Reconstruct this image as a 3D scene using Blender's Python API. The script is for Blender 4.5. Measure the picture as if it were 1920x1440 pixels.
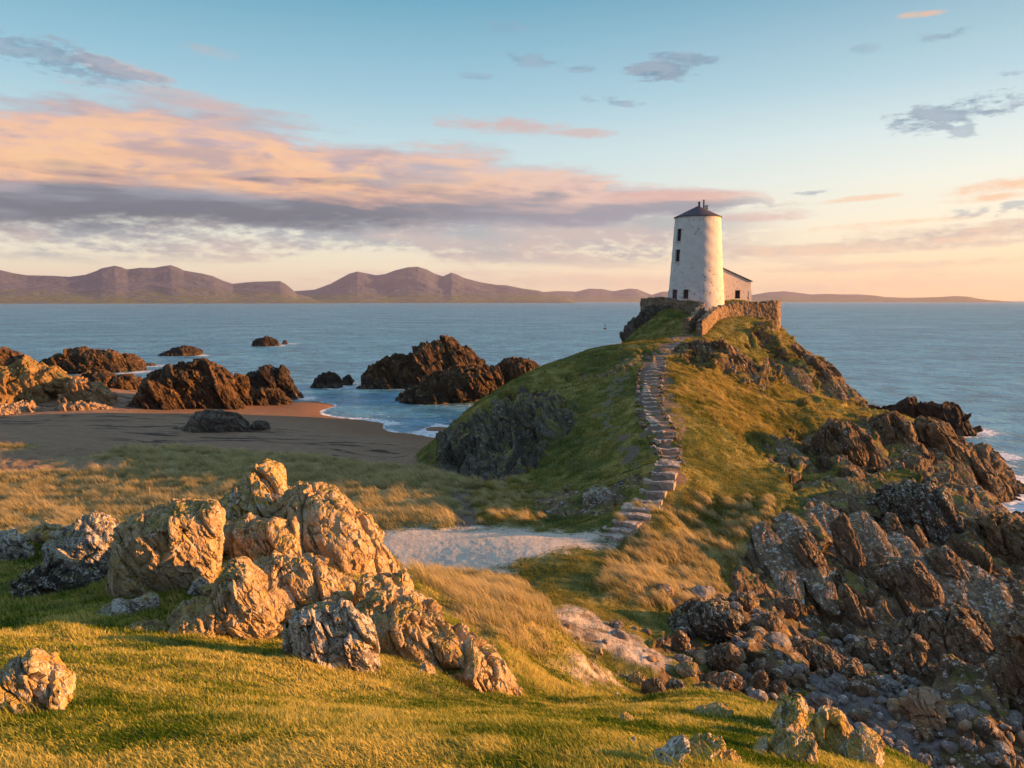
import bpy, math, random
import numpy as np
sc = bpy.context.scene
for o in list(bpy.data.objects): bpy.data.objects.remove(o)
R = math.radians
# ------------------------------------------------------------------ camera, sky, sun, exposure
EYE = 13.5
cam = bpy.data.cameras.new('camera'); co = bpy.data.objects.new('camera', cam); sc.collection.objects.link(co)
co.location = (0, 0, EYE); co.rotation_euler = (R(90 - 5.97), 0, 0)
cam.sensor_width = 36; cam.lens = 1493.0 / 1920 * 36; cam.clip_start = 0.1; cam.clip_end = 80000
sc.camera = co
sc.view_settings.view_transform = 'Standard'; sc.view_settings.look = 'None'
sc.view_settings.exposure = 1.5; sc.view_settings.gamma = 1.0; sc.view_settings.use_curve_mapping = False
sc.render.engine = 'CYCLES'
sc.cycles.use_denoising = True
sc.cycles.max_bounces = 5; sc.cycles.diffuse_bounces = 3; sc.cycles.glossy_bounces = 2
sc.cycles.volume_bounces = 0; sc.cycles.transmission_bounces = 2; sc.cycles.caustics_reflective = False
sc.cycles.caustics_refractive = False
SUN_AZ, SUN_EL = R(86), R(8.0)          # bearing to the right of +Y, height
sd = bpy.data.lights.new('sun', 'SUN'); sd.energy = 5.0; sd.angle = R(0.5); sd.color = (1.0, 0.42, 0.12)
so = bpy.data.objects.new('sun', sd); sc.collection.objects.link(so)
so.rotation_euler = (R(90) - SUN_EL, 0, -SUN_AZ + math.pi)
so.location = (60, 10, 40)

# ---- node maths helper
class E:
    def __init__(s, nt, sock): s.nt = nt; s.k = sock
    def _m(s, op, *a, clamp=False):
        n = s.nt.nodes.new('ShaderNodeMath'); n.operation = op; n.use_clamp = clamp
        for i, v in enumerate((s,) + a):
            if isinstance(v, E): s.nt.links.new(v.k, n.inputs[i])
            else: n.inputs[i].default_value = v
        return E(s.nt, n.outputs[0])
    def __add__(s, o): return s._m('ADD', o)
    __radd__ = __add__
    def __sub__(s, o): return s._m('SUBTRACT', o)
    def __rsub__(s, o): return (s * -1.0) + o
    def __mul__(s, o): return s._m('MULTIPLY', o)
    __rmul__ = __mul__
    def __truediv__(s, o): return s._m('DIVIDE', o)
    def max(s, o): return s._m('MAXIMUM', o)
    def min(s, o): return s._m('MINIMUM', o)
    def pow(s, o): return s._m('POWER', o)
    def clamp(s): return s._m('ADD', 0.0, clamp=True)
    def step(s, a, b):                      # smoothstep from a (0) to b (1)
        n = s.nt.nodes.new('ShaderNodeMapRange'); n.interpolation_type = 'SMOOTHSTEP'
        s.nt.links.new(s.k, n.inputs['Value'])
        lo, hi, t0, t1 = (a, b, 0.0, 1.0) if a < b else (b, a, 1.0, 0.0)
        n.inputs['From Min'].default_value = lo; n.inputs['From Max'].default_value = hi
        n.inputs['To Min'].default_value = t0; n.inputs['To Max'].default_value = t1
        return E(s.nt, n.outputs[0])
def vec(nt, x, y, z):
    n = nt.nodes.new('ShaderNodeCombineXYZ')
    for i, v in enumerate((x, y, z)):
        if isinstance(v, E): nt.links.new(v.k, n.inputs[i])
        else: n.inputs[i].default_value = v
    return n.outputs[0]
def sep(nt, sock):
    n = nt.nodes.new('ShaderNodeSeparateXYZ'); nt.links.new(sock, n.inputs[0])
    return [E(nt, n.outputs[i]) for i in range(3)]
def noise(nt, v, scale=1.0, detail=4.0, rough=0.55, dist=0.0, kind='FBM', color=False):
    n = nt.nodes.new('ShaderNodeTexNoise'); n.noise_dimensions = '3D'; n.noise_type = kind
    n.inputs['Scale'].default_value = scale; n.inputs['Detail'].default_value = detail
    n.inputs['Roughness'].default_value = rough; n.inputs['Distortion'].default_value = dist
    if v is not None: nt.links.new(v, n.inputs['Vector'])
    return n.outputs[1] if color else E(nt, n.outputs[0])
def voro(nt, v, scale, feature='F1', out=0):
    n = nt.nodes.new('ShaderNodeTexVoronoi'); n.feature = feature; n.inputs['Scale'].default_value = scale
    if v is not None: nt.links.new(v, n.inputs['Vector'])
    return E(nt, n.outputs[out])
def colmix(nt, f, a, b, mode='MIX'):
    n = nt.nodes.new('ShaderNodeMix'); n.data_type = 'RGBA'; n.blend_type = mode
    if isinstance(f, E): nt.links.new(f.k, n.inputs[0])
    else: n.inputs[0].default_value = f
    for i, c in ((6, a), (7, b)):
        if isinstance(c, tuple): n.inputs[i].default_value = c + (1,)
        else: nt.links.new(c, n.inputs[i])
    return n.outputs[2]
def ramp(nt, f, stops):
    n = nt.nodes.new('ShaderNodeValToRGB'); cr = n.color_ramp
    while len(cr.elements) > 1: cr.elements.remove(cr.elements[0])
    cr.elements[0].position = stops[0][0]; cr.elements[0].color = stops[0][1] + (1,)
    for p, c in stops[1:]:
        e = cr.elements.new(p); e.color = c + (1,)
    nt.links.new(f.k, n.inputs[0]); return n.outputs[0]

CLOUDS = [(-0.497, 0.2498, 0.0983, 0.0195, -0.157, 0, 0.75), (-0.444, 0.2479, 0.0601, 0.0117, -0.157, 1, 0.7), (-0.335, 0.2741, 0.0537, 0.0078, -0.052, 1, 0.35), (-0.359, 0.2195, 0.0879, 0.013, -0.157, 1, 0.6), (-0.02, 0.2099, 0.0868, 0.0117, -0.07, 1, 0.7), (0.077, 0.199, 0.0466, 0.0058, -0.052, 1, 0.6), (0.174, 0.2642, 0.0442, 0.0123, -0.035, 0, 0.95), (0.203, 0.277, 0.0398, 0.0091, -0.105, 0, 0.75), (0.017, 0.2825, 0.0468, 0.0084, -0.14, 0, 0.55), (0.084, 0.2701, 0.0186, 0.0052, 0.0, 0, 0.5), (0.11, 0.2349, 0.041, 0.0058, -0.105, 0, 0.6), (-0.01, 0.3176, 0.0301, 0.0078, 0.0, 0, 0.3), (0.488, 0.1984, 0.0705, 0.0143, 0.105, 0, 0.85), (0.505, 0.1817, 0.018, 0.0091, 0.175, 0, 0.6), (0.484, 0.2751, 0.0236, 0.0058, 0.035, 0, 0.6), (0.466, 0.2969, 0.0294, 0.0045, -0.07, 2, 0.7), (0.535, 0.23, 0.0169, 0.0045, 0.0, 0, 0.6), (0.416, 0.2722, 0.0168, 0.0065, 0.0, 0, 0.35), (-0.05, 0.2643, 0.0267, 0.0052, 0.0, 0, 0.4), (0.542, 0.1217, 0.0639, 0.0104, 0.052, 2, 0.8), (0.533, 0.1115, 0.0597, 0.0065, 0.035, 2, 0.7), (0.353, 0.1231, 0.0236, 0.0039, 0.052, 0, 0.6), (0.405, 0.116, 0.0396, 0.0039, 0.105, 2, 0.5), (0.533, 0.0966, 0.0646, 0.0078, 0.052, 0, 0.6), (0.46, 0.089, 0.1396, 0.0052, 0.07, 2, 0.5), (0.211, 0.1233, 0.1085, 0.0104, 0.0, 1, 0.8), (0.305, 0.099, 0.0791, 0.0091, 0.052, 1, 0.6), (0.507, 0.0721, 0.2145, 0.0156, 0.07, 3, 0.9), (0.347, 0.0593, 0.1416, 0.0091, 0.052, 3, 0.7), (0.492, 0.059, 0.1714, 0.0078, 0.035, 3, 0.7), (0.46, 0.0377, 0.2669, 0.0058, 0.017, 3, 0.5), (0.433, 0.0173, 0.2732, 0.0143, 0.0, 3, 0.45), (0.08, 0.0223, 0.2226, 0.013, 0.0, 3, 0.4)]
def build_world():
    w = bpy.data.worlds.new('World'); sc.world = w; w.use_nodes = True
    w.cycles.sampling_method = 'MANUAL'; w.cycles.sample_map_resolution = 512
    nt = w.node_tree; nt.nodes.clear()
    out = nt.nodes.new('ShaderNodeOutputWorld'); bg = nt.nodes.new('ShaderNodeBackground')
    tc = nt.nodes.new('ShaderNodeTexCoord'); d = tc.outputs['Generated']
    x, y, z = sep(nt, d)
    az = x._m('ARCTAN2', y); el = z._m('ARCSINE')
    sky = nt.nodes.new('ShaderNodeTexSky'); sky.sky_type = 'NISHITA'; sky.sun_disc = False
    sky.sun_elevation = SUN_EL; sky.sun_rotation = SUN_AZ; sky.air_density = 1.0; sky.dust_density = 1.0; sky.ozone_density = 2.0
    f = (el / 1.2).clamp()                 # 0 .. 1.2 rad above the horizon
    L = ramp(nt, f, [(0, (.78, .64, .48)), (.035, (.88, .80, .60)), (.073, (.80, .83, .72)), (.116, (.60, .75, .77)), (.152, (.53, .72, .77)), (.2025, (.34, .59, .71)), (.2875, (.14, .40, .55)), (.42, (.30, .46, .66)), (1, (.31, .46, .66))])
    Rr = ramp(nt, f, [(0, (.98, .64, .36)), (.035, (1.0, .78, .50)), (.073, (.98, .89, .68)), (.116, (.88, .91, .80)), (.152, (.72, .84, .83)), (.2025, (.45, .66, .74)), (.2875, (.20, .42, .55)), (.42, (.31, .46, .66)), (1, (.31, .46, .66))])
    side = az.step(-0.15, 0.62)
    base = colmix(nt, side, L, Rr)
    ns = colmix(nt, 1.0, sky.outputs[0], (1.0, 1.0, 1.0), 'MULTIPLY')
    # ---- clouds
    # domain: bearing / height, stretched into long streaks by the wind
    warp = noise(nt, vec(nt, az * 3.0, el * 9.0, 0.3), 1.0, 3, .5) - 0.5
    warp2 = noise(nt, vec(nt, az * 3.0, el * 9.0, 7.3), 1.0, 3, .5) - 0.5
    sa = az + warp * 0.10; se = el + warp2 * 0.022
    streak = noise(nt, vec(nt, sa * 5.0, (se + az * 0.03) * 46.0, 1.7), 1.0, 4, .55)
    puff = noise(nt, vec(nt, sa * 26.0, se * 80.0, 4.1), 1.0, 5, .6)
    fine = noise(nt, vec(nt, az * 60.0, el * 170.0, 2.2), 1.0, 4, .62)
    soft = noise(nt, vec(nt, sa * 7.0, se * 30.0, 9.1), 1.0, 3, .5)
    GREY, PINK, ORNG, LIL = (.20, .27, .36), (.68, .42, .38), (.92, .50, .27), (.56, .44, .42)
    c = base
    # broken low layer
    lowm = el.step(.036, .056) * el.step(.118, .095) * az.step(.36, .20)
    low = ((puff * .45 + fine * .3 + streak * .45) - .55 + el.step(.05, .10) * .10 - az.step(-.35, -.18) * az.step(-.05, -.16) * el.step(.075, .05) * .2).step(-.06, .12) * lowm
    c = colmix(nt, low * .8, c, colmix(nt, soft.step(.38, .62), (.30, .36, .43), (.47, .40, .42)))
    # thin bands over the horizon
    thin = (streak + soft * .4).step(.70, .85) * el.step(.0, .02) * el.step(.10, .05)
    c = colmix(nt, thin * .4, c, (.62, .50, .47))
    # single clouds
    cols = [GREY, PINK, ORNG, LIL]
    acc = {0: None, 1: None, 2: None, 3: None}
    for (ca, ce, ra, rb, t, k, op) in CLOUDS:
        dx = sa - ca; dy = se - ce
        u = (dx * math.cos(t) + dy * math.sin(t)) / ra
        v = (dy * math.cos(t) - dx * math.sin(t)) / rb
        q = (u * u + v * v) * -1.0 + 1.0
        q = q + ((fine - .5) * 3.0 + (streak - .5) * 2.0 + (puff - .5) * 4.0 + .02 if k == 0 else (fine - .5) * 1.5 + (streak - .5) * 2.6 + (puff - .5) * 1.6)
        m = q.step(0.0, 1.3 if k != 0 else 1.0) * op
        acc[k] = m if acc[k] is None else acc[k].max(m)
    # great bank on the left: top and bottom edges follow the bearing
    n = nt.nodes.new('ShaderNodeFloatCurve'); crv = n.mapping.curves[0]
    def curve(pts):
        n = nt.nodes.new('ShaderNodeFloatCurve'); c0 = n.mapping.curves[0]
        p = [((a + .8) / 1.6, h / .4) for a, h in pts]
        c0.points[0].location = (0, p[0][1]); c0.points[1].location = (1, p[-1][1])
        for q in p: c0.points.new(q[0], q[1])
        n.mapping.update(); nt.links.new(((az + .8) / 1.6).clamp().k, n.inputs['Value'])
        return E(nt, n.outputs[0]) * .4
    top = curve([(-.8, .175), (-.571, .207), (-.48, .220), (-.38, .229), (-.30, .219), (-.22, .203), (-.12, .197), (-.03, .186), (.04, .165), (.133, .150), (.22, .136), (.30, .125), (.36, .06)])
    bot = curve([(-.8, .070), (-.57, .076), (-.4, .080), (-.2, .087), (0, .090), (.2, .100), (.30, .108), (.36, .11)])
    hh = (top - bot).max(.004)
    up = (se - bot + (puff - .5) * .018 + (streak - .5) * .03) / hh
    puf2 = noise(nt, vec(nt, sa * 9.0, se * 30.0, 14.0), 1.0, 4, .55, .5)
    dens = (up + (fine - .5) * .12).step(-.10, .10) * (up + (streak - .5) * .45 + (puf2 - .5) * .6 + (fine - .5) * .15).step(1.06, .78) * az.step(.38, .22)
    lit = (up + (soft - .5) * .7 * up.step(.1, .5) + (streak - .5) * .8 * up.step(.1, .45) + (puff - .5) * .3 * up.step(.2, .5))
    puf2 = noise(nt, vec(nt, sa * 9.0, se * 30.0, 14.0), 1.0, 4, .55, .5)
    lit = lit + (puf2 - .5) * .45 * up.step(.12, .45)
    bankL = ramp(nt, (lit * .8 + .1).clamp(), [(0, (.19, .24, .33)), (.12, (.075, .11, .17)), (.27, (.12, .14, .20)), (.35, (.50, .30, .27)), (.44, (.92, .50, .27)), (.60, (.90, .52, .33)), (.74, (.66, .45, .42)), (.9, (.50, .46, .50)), (1, (.55, .52, .56))])
    bankR = ramp(nt, (lit * .8 + .1).clamp(), [(0, (.34, .35, .42)), (.24, (.27, .28, .35)), (.38, (.58, .42, .40)), (.5, (.80, .54, .44)), (.7, (.82, .58, .48)), (.85, (.66, .56, .54)), (1, (.62, .56, .56))])
    dark = colmix(nt, az.step(-.25, .12), bankL, bankR)
    bluegrey = (noise(nt, vec(nt, sa * 6.0, se * 40.0, 5.5), 1.0, 3, .5)).step(.50, .66)
    dark = colmix(nt, bluegrey * .55, dark, (.34, .36, .44))
    mauve = (puf2 * .6 + soft * .4).step(.50, .62) * up.step(.18, .4)
    dark = colmix(nt, mauve * .75, dark, (.40, .31, .36))
    glow = (puff * .5 + puf2 * .5).step(.52, .40) * up.step(.22, .42) * up.step(.95, .6) * az.step(.15, -.25)
    dark = colmix(nt, glow * .55, dark, (1.0, .60, .30))
    c = colmix(nt, dens * .95, c, dark)
    for k in (3, 1, 2, 0):
        cc = cols[k]
        if k == 0: cc = colmix(nt, (puff).step(.4, .62), (.17, .29, .40), (.30, .40, .50))
        if k == 3: cc = colmix(nt, (streak * .6 + puff * .4).step(.42, .60), (.43, .38, .40), (.84, .60, .44))
        c = colmix(nt, acc[k], c, cc)
    # below the horizon the sea hides the dome; keep it a quiet grey blue
    c = colmix(nt, el.step(-.01, -.12), c, (.10, .16, .20))
    # the half of the sky turned away from the sunset is cooler
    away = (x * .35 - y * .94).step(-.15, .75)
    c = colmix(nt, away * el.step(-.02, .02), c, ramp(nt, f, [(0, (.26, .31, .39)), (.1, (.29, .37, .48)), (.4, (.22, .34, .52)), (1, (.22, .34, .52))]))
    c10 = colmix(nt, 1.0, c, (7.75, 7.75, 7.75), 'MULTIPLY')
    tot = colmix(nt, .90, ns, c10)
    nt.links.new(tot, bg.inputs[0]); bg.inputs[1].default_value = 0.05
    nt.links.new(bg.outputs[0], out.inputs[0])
build_world()

# ------------------------------------------------------------------ numpy noise
_rs = np.random.RandomState(7)
_perm = np.concatenate([_rs.permutation(256)] * 3).astype(np.int32)
_g = _rs.normal(size=(256, 3)); _g /= np.linalg.norm(_g, axis=1)[:, None]; _g = _g.astype(np.float32)
_jit = _rs.rand(256, 3).astype(np.float32)
def perlin(p):
    p = np.asarray(p, np.float32); i = np.floor(p).astype(np.int32); f = p - i
    i &= 255; w = f * f * f * (f * (f * 6 - 15) + 10); tot = np.zeros(len(p), np.float32)
    for dx in (0, 1):
        wx = w[:, 0] if dx else 1 - w[:, 0]
        a = _perm[(i[:, 0] + dx) & 255]
        for dy in (0, 1):
            wy = w[:, 1] if dy else 1 - w[:, 1]
            b = _perm[a + ((i[:, 1] + dy) & 255)]
            for dz in (0, 1):
                wz = w[:, 2] if dz else 1 - w[:, 2]
                g = _g[_perm[b + ((i[:, 2] + dz) & 255)]]
                tot += wx * wy * wz * (g[:, 0] * (f[:, 0] - dx) + g[:, 1] * (f[:, 1] - dy) + g[:, 2] * (f[:, 2] - dz))
    return tot * 1.5
def fbm(p, o=4, gain=.5):
    a, t, s = 1.0, 0, 0
    for k in range(o):
        t = t + a * perlin(p * 2.03 ** k + 17.3 * k); s += a; a *= gain
    return t / s
def ridged(p, o=4, gain=.5):
    a, t, s = 1.0, 0, 0
    for k in range(o):
        t = t + a * (1 - 2 * np.abs(perlin(p * 2.07 ** k + 11.7 * k))); s += a; a *= gain
    return t / s
def worley(p):
    p = np.asarray(p, np.float32); i = np.floor(p).astype(np.int32)
    f1 = np.full(len(p), 9., np.float32); f2 = f1.copy(); cid = np.zeros(len(p), np.float32)
    for dx in (-1, 0, 1):
        for dy in (-1, 0, 1):
            for dz in (-1, 0, 1):
                c = i + np.array((dx, dy, dz), np.int32)
                h = _perm[_perm[_perm[c[:, 0] & 255] + (c[:, 1] & 255)] + (c[:, 2] & 255)]
                d = ((c + _jit[h] - p) ** 2).sum(1)
                m = d < f1; f2 = np.where(m, f1, np.minimum(f2, d)); cid = np.where(m, h / 255., cid); f1 = np.where(m, d, f1)
    return np.sqrt(f1), np.sqrt(f2), cid
def facets(p, tilt=.5, jump=.5):
    """broken stone: every cell is a flat, tilted face"""
    p = np.asarray(p, np.float32); p = p + np.stack([perlin(p * 1.7), perlin(p * 1.7 + 31), perlin(p * 1.7 + 77)], 1) * .22
    i = np.floor(p).astype(np.int32); f1 = np.full(len(p), 9., np.float32); val = np.zeros(len(p), np.float32); f2 = f1.copy()
    for dx in (-1, 0, 1):
        for dy in (-1, 0, 1):
            for dz in (-1, 0, 1):
                c = i + np.array((dx, dy, dz), np.int32)
                h = _perm[_perm[_perm[c[:, 0] & 255] + (c[:, 1] & 255)] + (c[:, 2] & 255)]
                v = p - (c + _jit[h]); d = (v ** 2).sum(1); m = d < f1
                val = np.where(m, (v * _g[(h * 7 + 3) & 255]).sum(1) * tilt + (h / 255. - .5) * jump, val)
                f2 = np.where(m, f1, np.minimum(f2, d)); f1 = np.where(m, d, f1)
    return val, np.sqrt(f2) - np.sqrt(f1)
def sstep(x, a, b):
    t = np.clip((x - a) / (b - a), 0, 1); return t * t * (3 - 2 * t)

# ------------------------------------------------------------------ mesh helpers
def mesh_np(name, v, quads=None, tris=None, smooth=True):
    me = bpy.data.meshes.new(name); v = np.asarray(v, np.float32)
    nq = 0 if quads is None else len(quads); nt_ = 0 if tris is None else len(tris)
    me.vertices.add(len(v)); me.vertices.foreach_set('co', v.ravel())
    li = []
    if nq: li.append(np.asarray(quads, np.int32).ravel())
    if nt_: li.append(np.asarray(tris, np.int32).ravel())
    li = np.concatenate(li); me.loops.add(len(li)); me.loops.foreach_set('vertex_index', li)
    me.polygons.add(nq + nt_)
    st = np.concatenate([np.arange(nq) * 4, nq * 4 + np.arange(nt_) * 3]).astype(np.int32)
    me.polygons.foreach_set('loop_start', st)
    me.polygons.foreach_set('use_smooth', np.full(nq + nt_, smooth))
    me.update(calc_edges=True)
    return me
def attr(me, name, col):
    a = me.color_attributes.new(name, 'FLOAT_COLOR', 'POINT')
    c = np.ones((len(me.vertices), 4), np.float32); c[:, :col.shape[1]] = col
    a.data.foreach_set('color', c.ravel())
def link(name, me, mat=None, parent=None, **props):
    o = bpy.data.objects.new(name, me); sc.collection.objects.link(o)
    if mat is not None and me is not None: me.materials.append(mat)
    if parent is not None: o.parent = parent
    for k, val in props.items():
        if val is not None: o[k] = val
    return o
def grid_quads(nr, nc):
    a = np.arange((nr - 1) * nc).reshape(nr - 1, nc)[:, :-1].ravel()
    return np.stack([a, a + 1, a + nc + 1, a + nc], 1)
def vnormals(v, q):
    a, b, c, d = v[q[:, 0]], v[q[:, 1]], v[q[:, 2]], v[q[:, 3]]
    n = np.cross(c - a, d - b); N = np.zeros_like(v)
    for k in range(4):
        for j in range(3): N[:, j] += np.bincount(q[:, k], n[:, j], len(v))
    return N / np.maximum(np.linalg.norm(N, axis=1), 1e-9)[:, None]
class MB:
    """collects boxes, prisms and tubes into one mesh"""
    def __init__(s): s.v = []; s.f = []
    def add(s, vs, fs):
        k = len(s.v); s.v += [tuple(p) for p in vs]; s.f += [tuple(i + k for i in f) for f in fs]
    def box(s, c, size, M=None):
        x, y, z = (t / 2 for t in size)
        vs = [(sx * x, sy * y, sz * z) for sx in (-1, 1) for sy in (-1, 1) for sz in (-1, 1)]
        if M is not None: vs = [M(p) for p in vs]
        s.add([(p[0] + c[0], p[1] + c[1], p[2] + c[2]) for p in vs], [(0, 1, 3, 2), (4, 6, 7, 5), (0, 4, 5, 1), (2, 3, 7, 6), (0, 2, 6, 4), (1, 5, 7, 3)])
    def build(s, name, mat, parent=None, bevel=0, smooth=False, **props):
        me = bpy.data.meshes.new(name); me.from_pydata(s.v, [], s.f); me.update()
        if smooth: me.polygons.foreach_set('use_smooth', [True] * len(me.polygons))
        o = link(name, me, mat, parent, **props)
        if bevel:
            m = o.modifiers.new('b', 'BEVEL'); m.width = bevel; m.segments = 2; m.limit_method = 'ANGLE'
        return o

# ------------------------------------------------------------------ materials
def new_mat(name):
    m = bpy.data.materials.new(name); m.use_nodes = True; nt = m.node_tree; nt.nodes.clear()
    o = nt.nodes.new('ShaderNodeOutputMaterial'); b = nt.nodes.new('ShaderNodeBsdfPrincipled')
    nt.links.new(b.outputs[0], o.inputs[0]); b.inputs['Specular IOR Level'].default_value = .25
    return m, nt, b
def setc(nt, b, c, rough=.9):
    if isinstance(c, tuple): b.inputs['Base Color'].default_value = c + (1,)
    else: nt.links.new(c, b.inputs['Base Color'])
    if isinstance(rough, E): nt.links.new(rough.k, b.inputs['Roughness'])
    else: b.inputs['Roughness'].default_value = rough
def bump(nt, b, h, strength=.5, dist=.05):
    n = nt.nodes.new('ShaderNodeBump'); n.inputs['Strength'].default_value = strength; n.inputs['Distance'].default_value = dist
    nt.links.new(h.k, n.inputs['Height']); nt.links.new(n.outputs[0], b.inputs['Normal'])
def geo(nt):
    g = nt.nodes.new('ShaderNodeNewGeometry'); return g.outputs['Position'], g.outputs['Normal']
def strata_vec(nt, pos, kn=1.0, kt=.25):
    x, y, z = sep(nt, pos)
    s = x * .82 + y * -.25 + z * .52; t = x * -.53 + z * .85; u = y * .95 + x * .3
    return vec(nt, s * kn, t * kt, u * kt)
def rock_color(nt, pos, nor, dark, mid, light, white=0., yellow=0., moss=0., grain=1.0, wet=0.):
    """layered stone with lichen; all patches are tied to the stone itself"""
    n1 = noise(nt, pos, 1.1 * grain, 5, .6); n2 = noise(nt, strata_vec(nt, pos, 5 * grain, 1.2 * grain), 1.0, 4, .6)
    n3 = noise(nt, pos, 14 * grain, 4, .65)
    c = ramp(nt, (n1 * .45 + n2 * .45 + n3 * .25 - .08).clamp(), [(.30, dark), (.48, mid), (.66, light), (.8, tuple(min(1, k * 1.15) for k in light))])
    nx, ny, nz = sep(nt, nor)
    if wet:
        x, y, z = sep(nt, pos)
        c = colmix(nt, (z + (n1 - .5) * 2.0).step(2.4, .6) * wet, c, (.035, .028, .022))
        c = colmix(nt, (z + (n1 - .5) * .5).step(.9, .45) * (n2.step(.4, .6)) * .6, c, (.20, .15, .10))
    if white:
        w = noise(nt, pos, 3.2 * grain, 6, .68); w2 = noise(nt, pos, 17 * grain, 3, .6)
        m = (w + (w2 - .5) * .35 + nz * .10).step(.68 - white * .16, .73 - white * .16)
        c = colmix(nt, m * .85, c, colmix(nt, w2.step(.4, .6), (.36, .37, .33), (.58, .57, .50)))
    if yellow:
        w = noise(nt, pos, 2.3 * grain, 5, .7); w2 = noise(nt, pos, 21 * grain, 3, .6)
        m = (w + (w2 - .5) * .4 + nz * .14).step(.74 - yellow * .16, .80 - yellow * .16)
        c = colmix(nt, m * .85, c, colmix(nt, w2.step(.35, .65), (.34, .22, .04), (.52, .34, .05)))
    if moss:
        w = noise(nt, pos, 1.6 * grain, 5, .65)
        m = (w * .7 + nz * .55).step(.86 - moss * .3, .98 - moss * .3)
        c = colmix(nt, m, c, colmix(nt, n3.step(.35, .65), (.07, .085, .015), (.24, .20, .045)))
    wv = noise(nt, pos, 2.0 * grain, 3, .6, color=True); wm = nt.nodes.new('ShaderNodeVectorMath'); wm.operation = 'MULTIPLY_ADD'
    wm.inputs[1].default_value = (.5 / grain,) * 3; nt.links.new(wv, wm.inputs[0]); nt.links.new(pos, wm.inputs[2])
    ck = voro(nt, strata_vec(nt, wm.outputs[0], 1.5 * grain, .55 * grain), 1.0, 'DISTANCE_TO_EDGE'); crack = ck.step(.04, .0) * n1.step(.46, .60)
    c = colmix(nt, crack * .75, c, tuple(k * .45 for k in dark))
    ridge_n = noise(nt, strata_vec(nt, pos, 7 * grain, 1.6 * grain), 1.0, 5, .62, .3, 'RIDGED_MULTIFRACTAL')  # ridged relief, feeds the bump height only
    vor = voro(nt, strata_vec(nt, pos, 3.1 * grain, 1.4 * grain), 1.0, 'DISTANCE_TO_EDGE')
    hgt = crack * -.8 + n2 * .8 + n3 * .5 + n1 * .6 + (vor * 6.0).min(1.0) * .25 + (ridge_n * .12)
    return c, hgt
ROCKCOL = {
 'pale':  ((.15, .115, .07), (.38, .285, .165), (.56, .44, .27), dict(white=.55, yellow=.7, moss=.42, grain=2.2)),
 'yellow':((.15, .12, .07), (.38, .29, .16), (.54, .43, .27), dict(white=1.0, yellow=1.25, moss=.36, grain=2.4)),
 'white': ((.08, .07, .06), (.19, .165, .135), (.32, .28, .23), dict(white=1.1, yellow=.55, moss=.25, grain=2.4)),
 'darkw': ((.025, .023, .02), (.065, .057, .048), (.15, .13, .10), dict(white=.55, yellow=.15, moss=.25, grain=2.0)),
 'dark':  ((.03, .026, .023), (.07, .058, .048), (.14, .115, .09), dict(moss=.15, grain=1.2)),
 'cove':  ((.035, .029, .022), (.13, .098, .064), (.33, .245, .15), dict(white=.22, yellow=.08, grain=1.6)),
 'grey':  ((.09, .082, .075), (.185, .17, .155), (.30, .28, .25), dict(white=.15, grain=1.6)),
 'tan':   ((.16, .12, .08), (.32, .24, .16), (.44, .34, .23), dict(yellow=.4, grain=1.2)),
 'brown': ((.028, .021, .014), (.12, .082, .045), (.33, .22, .115), dict(white=.1, moss=.10, grain=.8)),
 'mossy': ((.020, .018, .013), (.065, .058, .040), (.16, .145, .11), dict(white=.02, moss=.2, grain=.9)),
 'sea':   ((.012, .010, .008), (.035, .026, .019), (.09, .06, .036), dict(grain=.7, wet=.5)),
 'seab':  ((.014, .011, .008), (.06, .038, .02), (.19, .115, .055), dict(yellow=.25, grain=.7, wet=.8)),
 'shore': ((.08, .055, .03), (.27, .175, .09), (.44, .30, .17), dict(yellow=.5, grain=.8)),
 'shoreg':((.10, .075, .05), (.25, .165, .07), (.40, .28, .13), dict(yellow=.3, moss=.55, grain=.6)),
 'beachr':((.04, .035, .03), (.12, .10, .08), (.24, .20, .155), dict(yellow=.15, moss=.12, grain=1.2)),
}
_rm = {}
def rock_mat(kind):
    if kind not in _rm:
        m, nt, b = new_mat('rock_' + kind); pos, nor = geo(nt)
        d, mi, li, kw = ROCKCOL[kind]
        c, h = rock_color(nt, pos, nor, d, mi, li, **kw)
        setc(nt, b, c, .88); bump(nt, b, h, .9, .09 / kw['grain']); _rm[kind] = m
    return _rm[kind]

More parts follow.
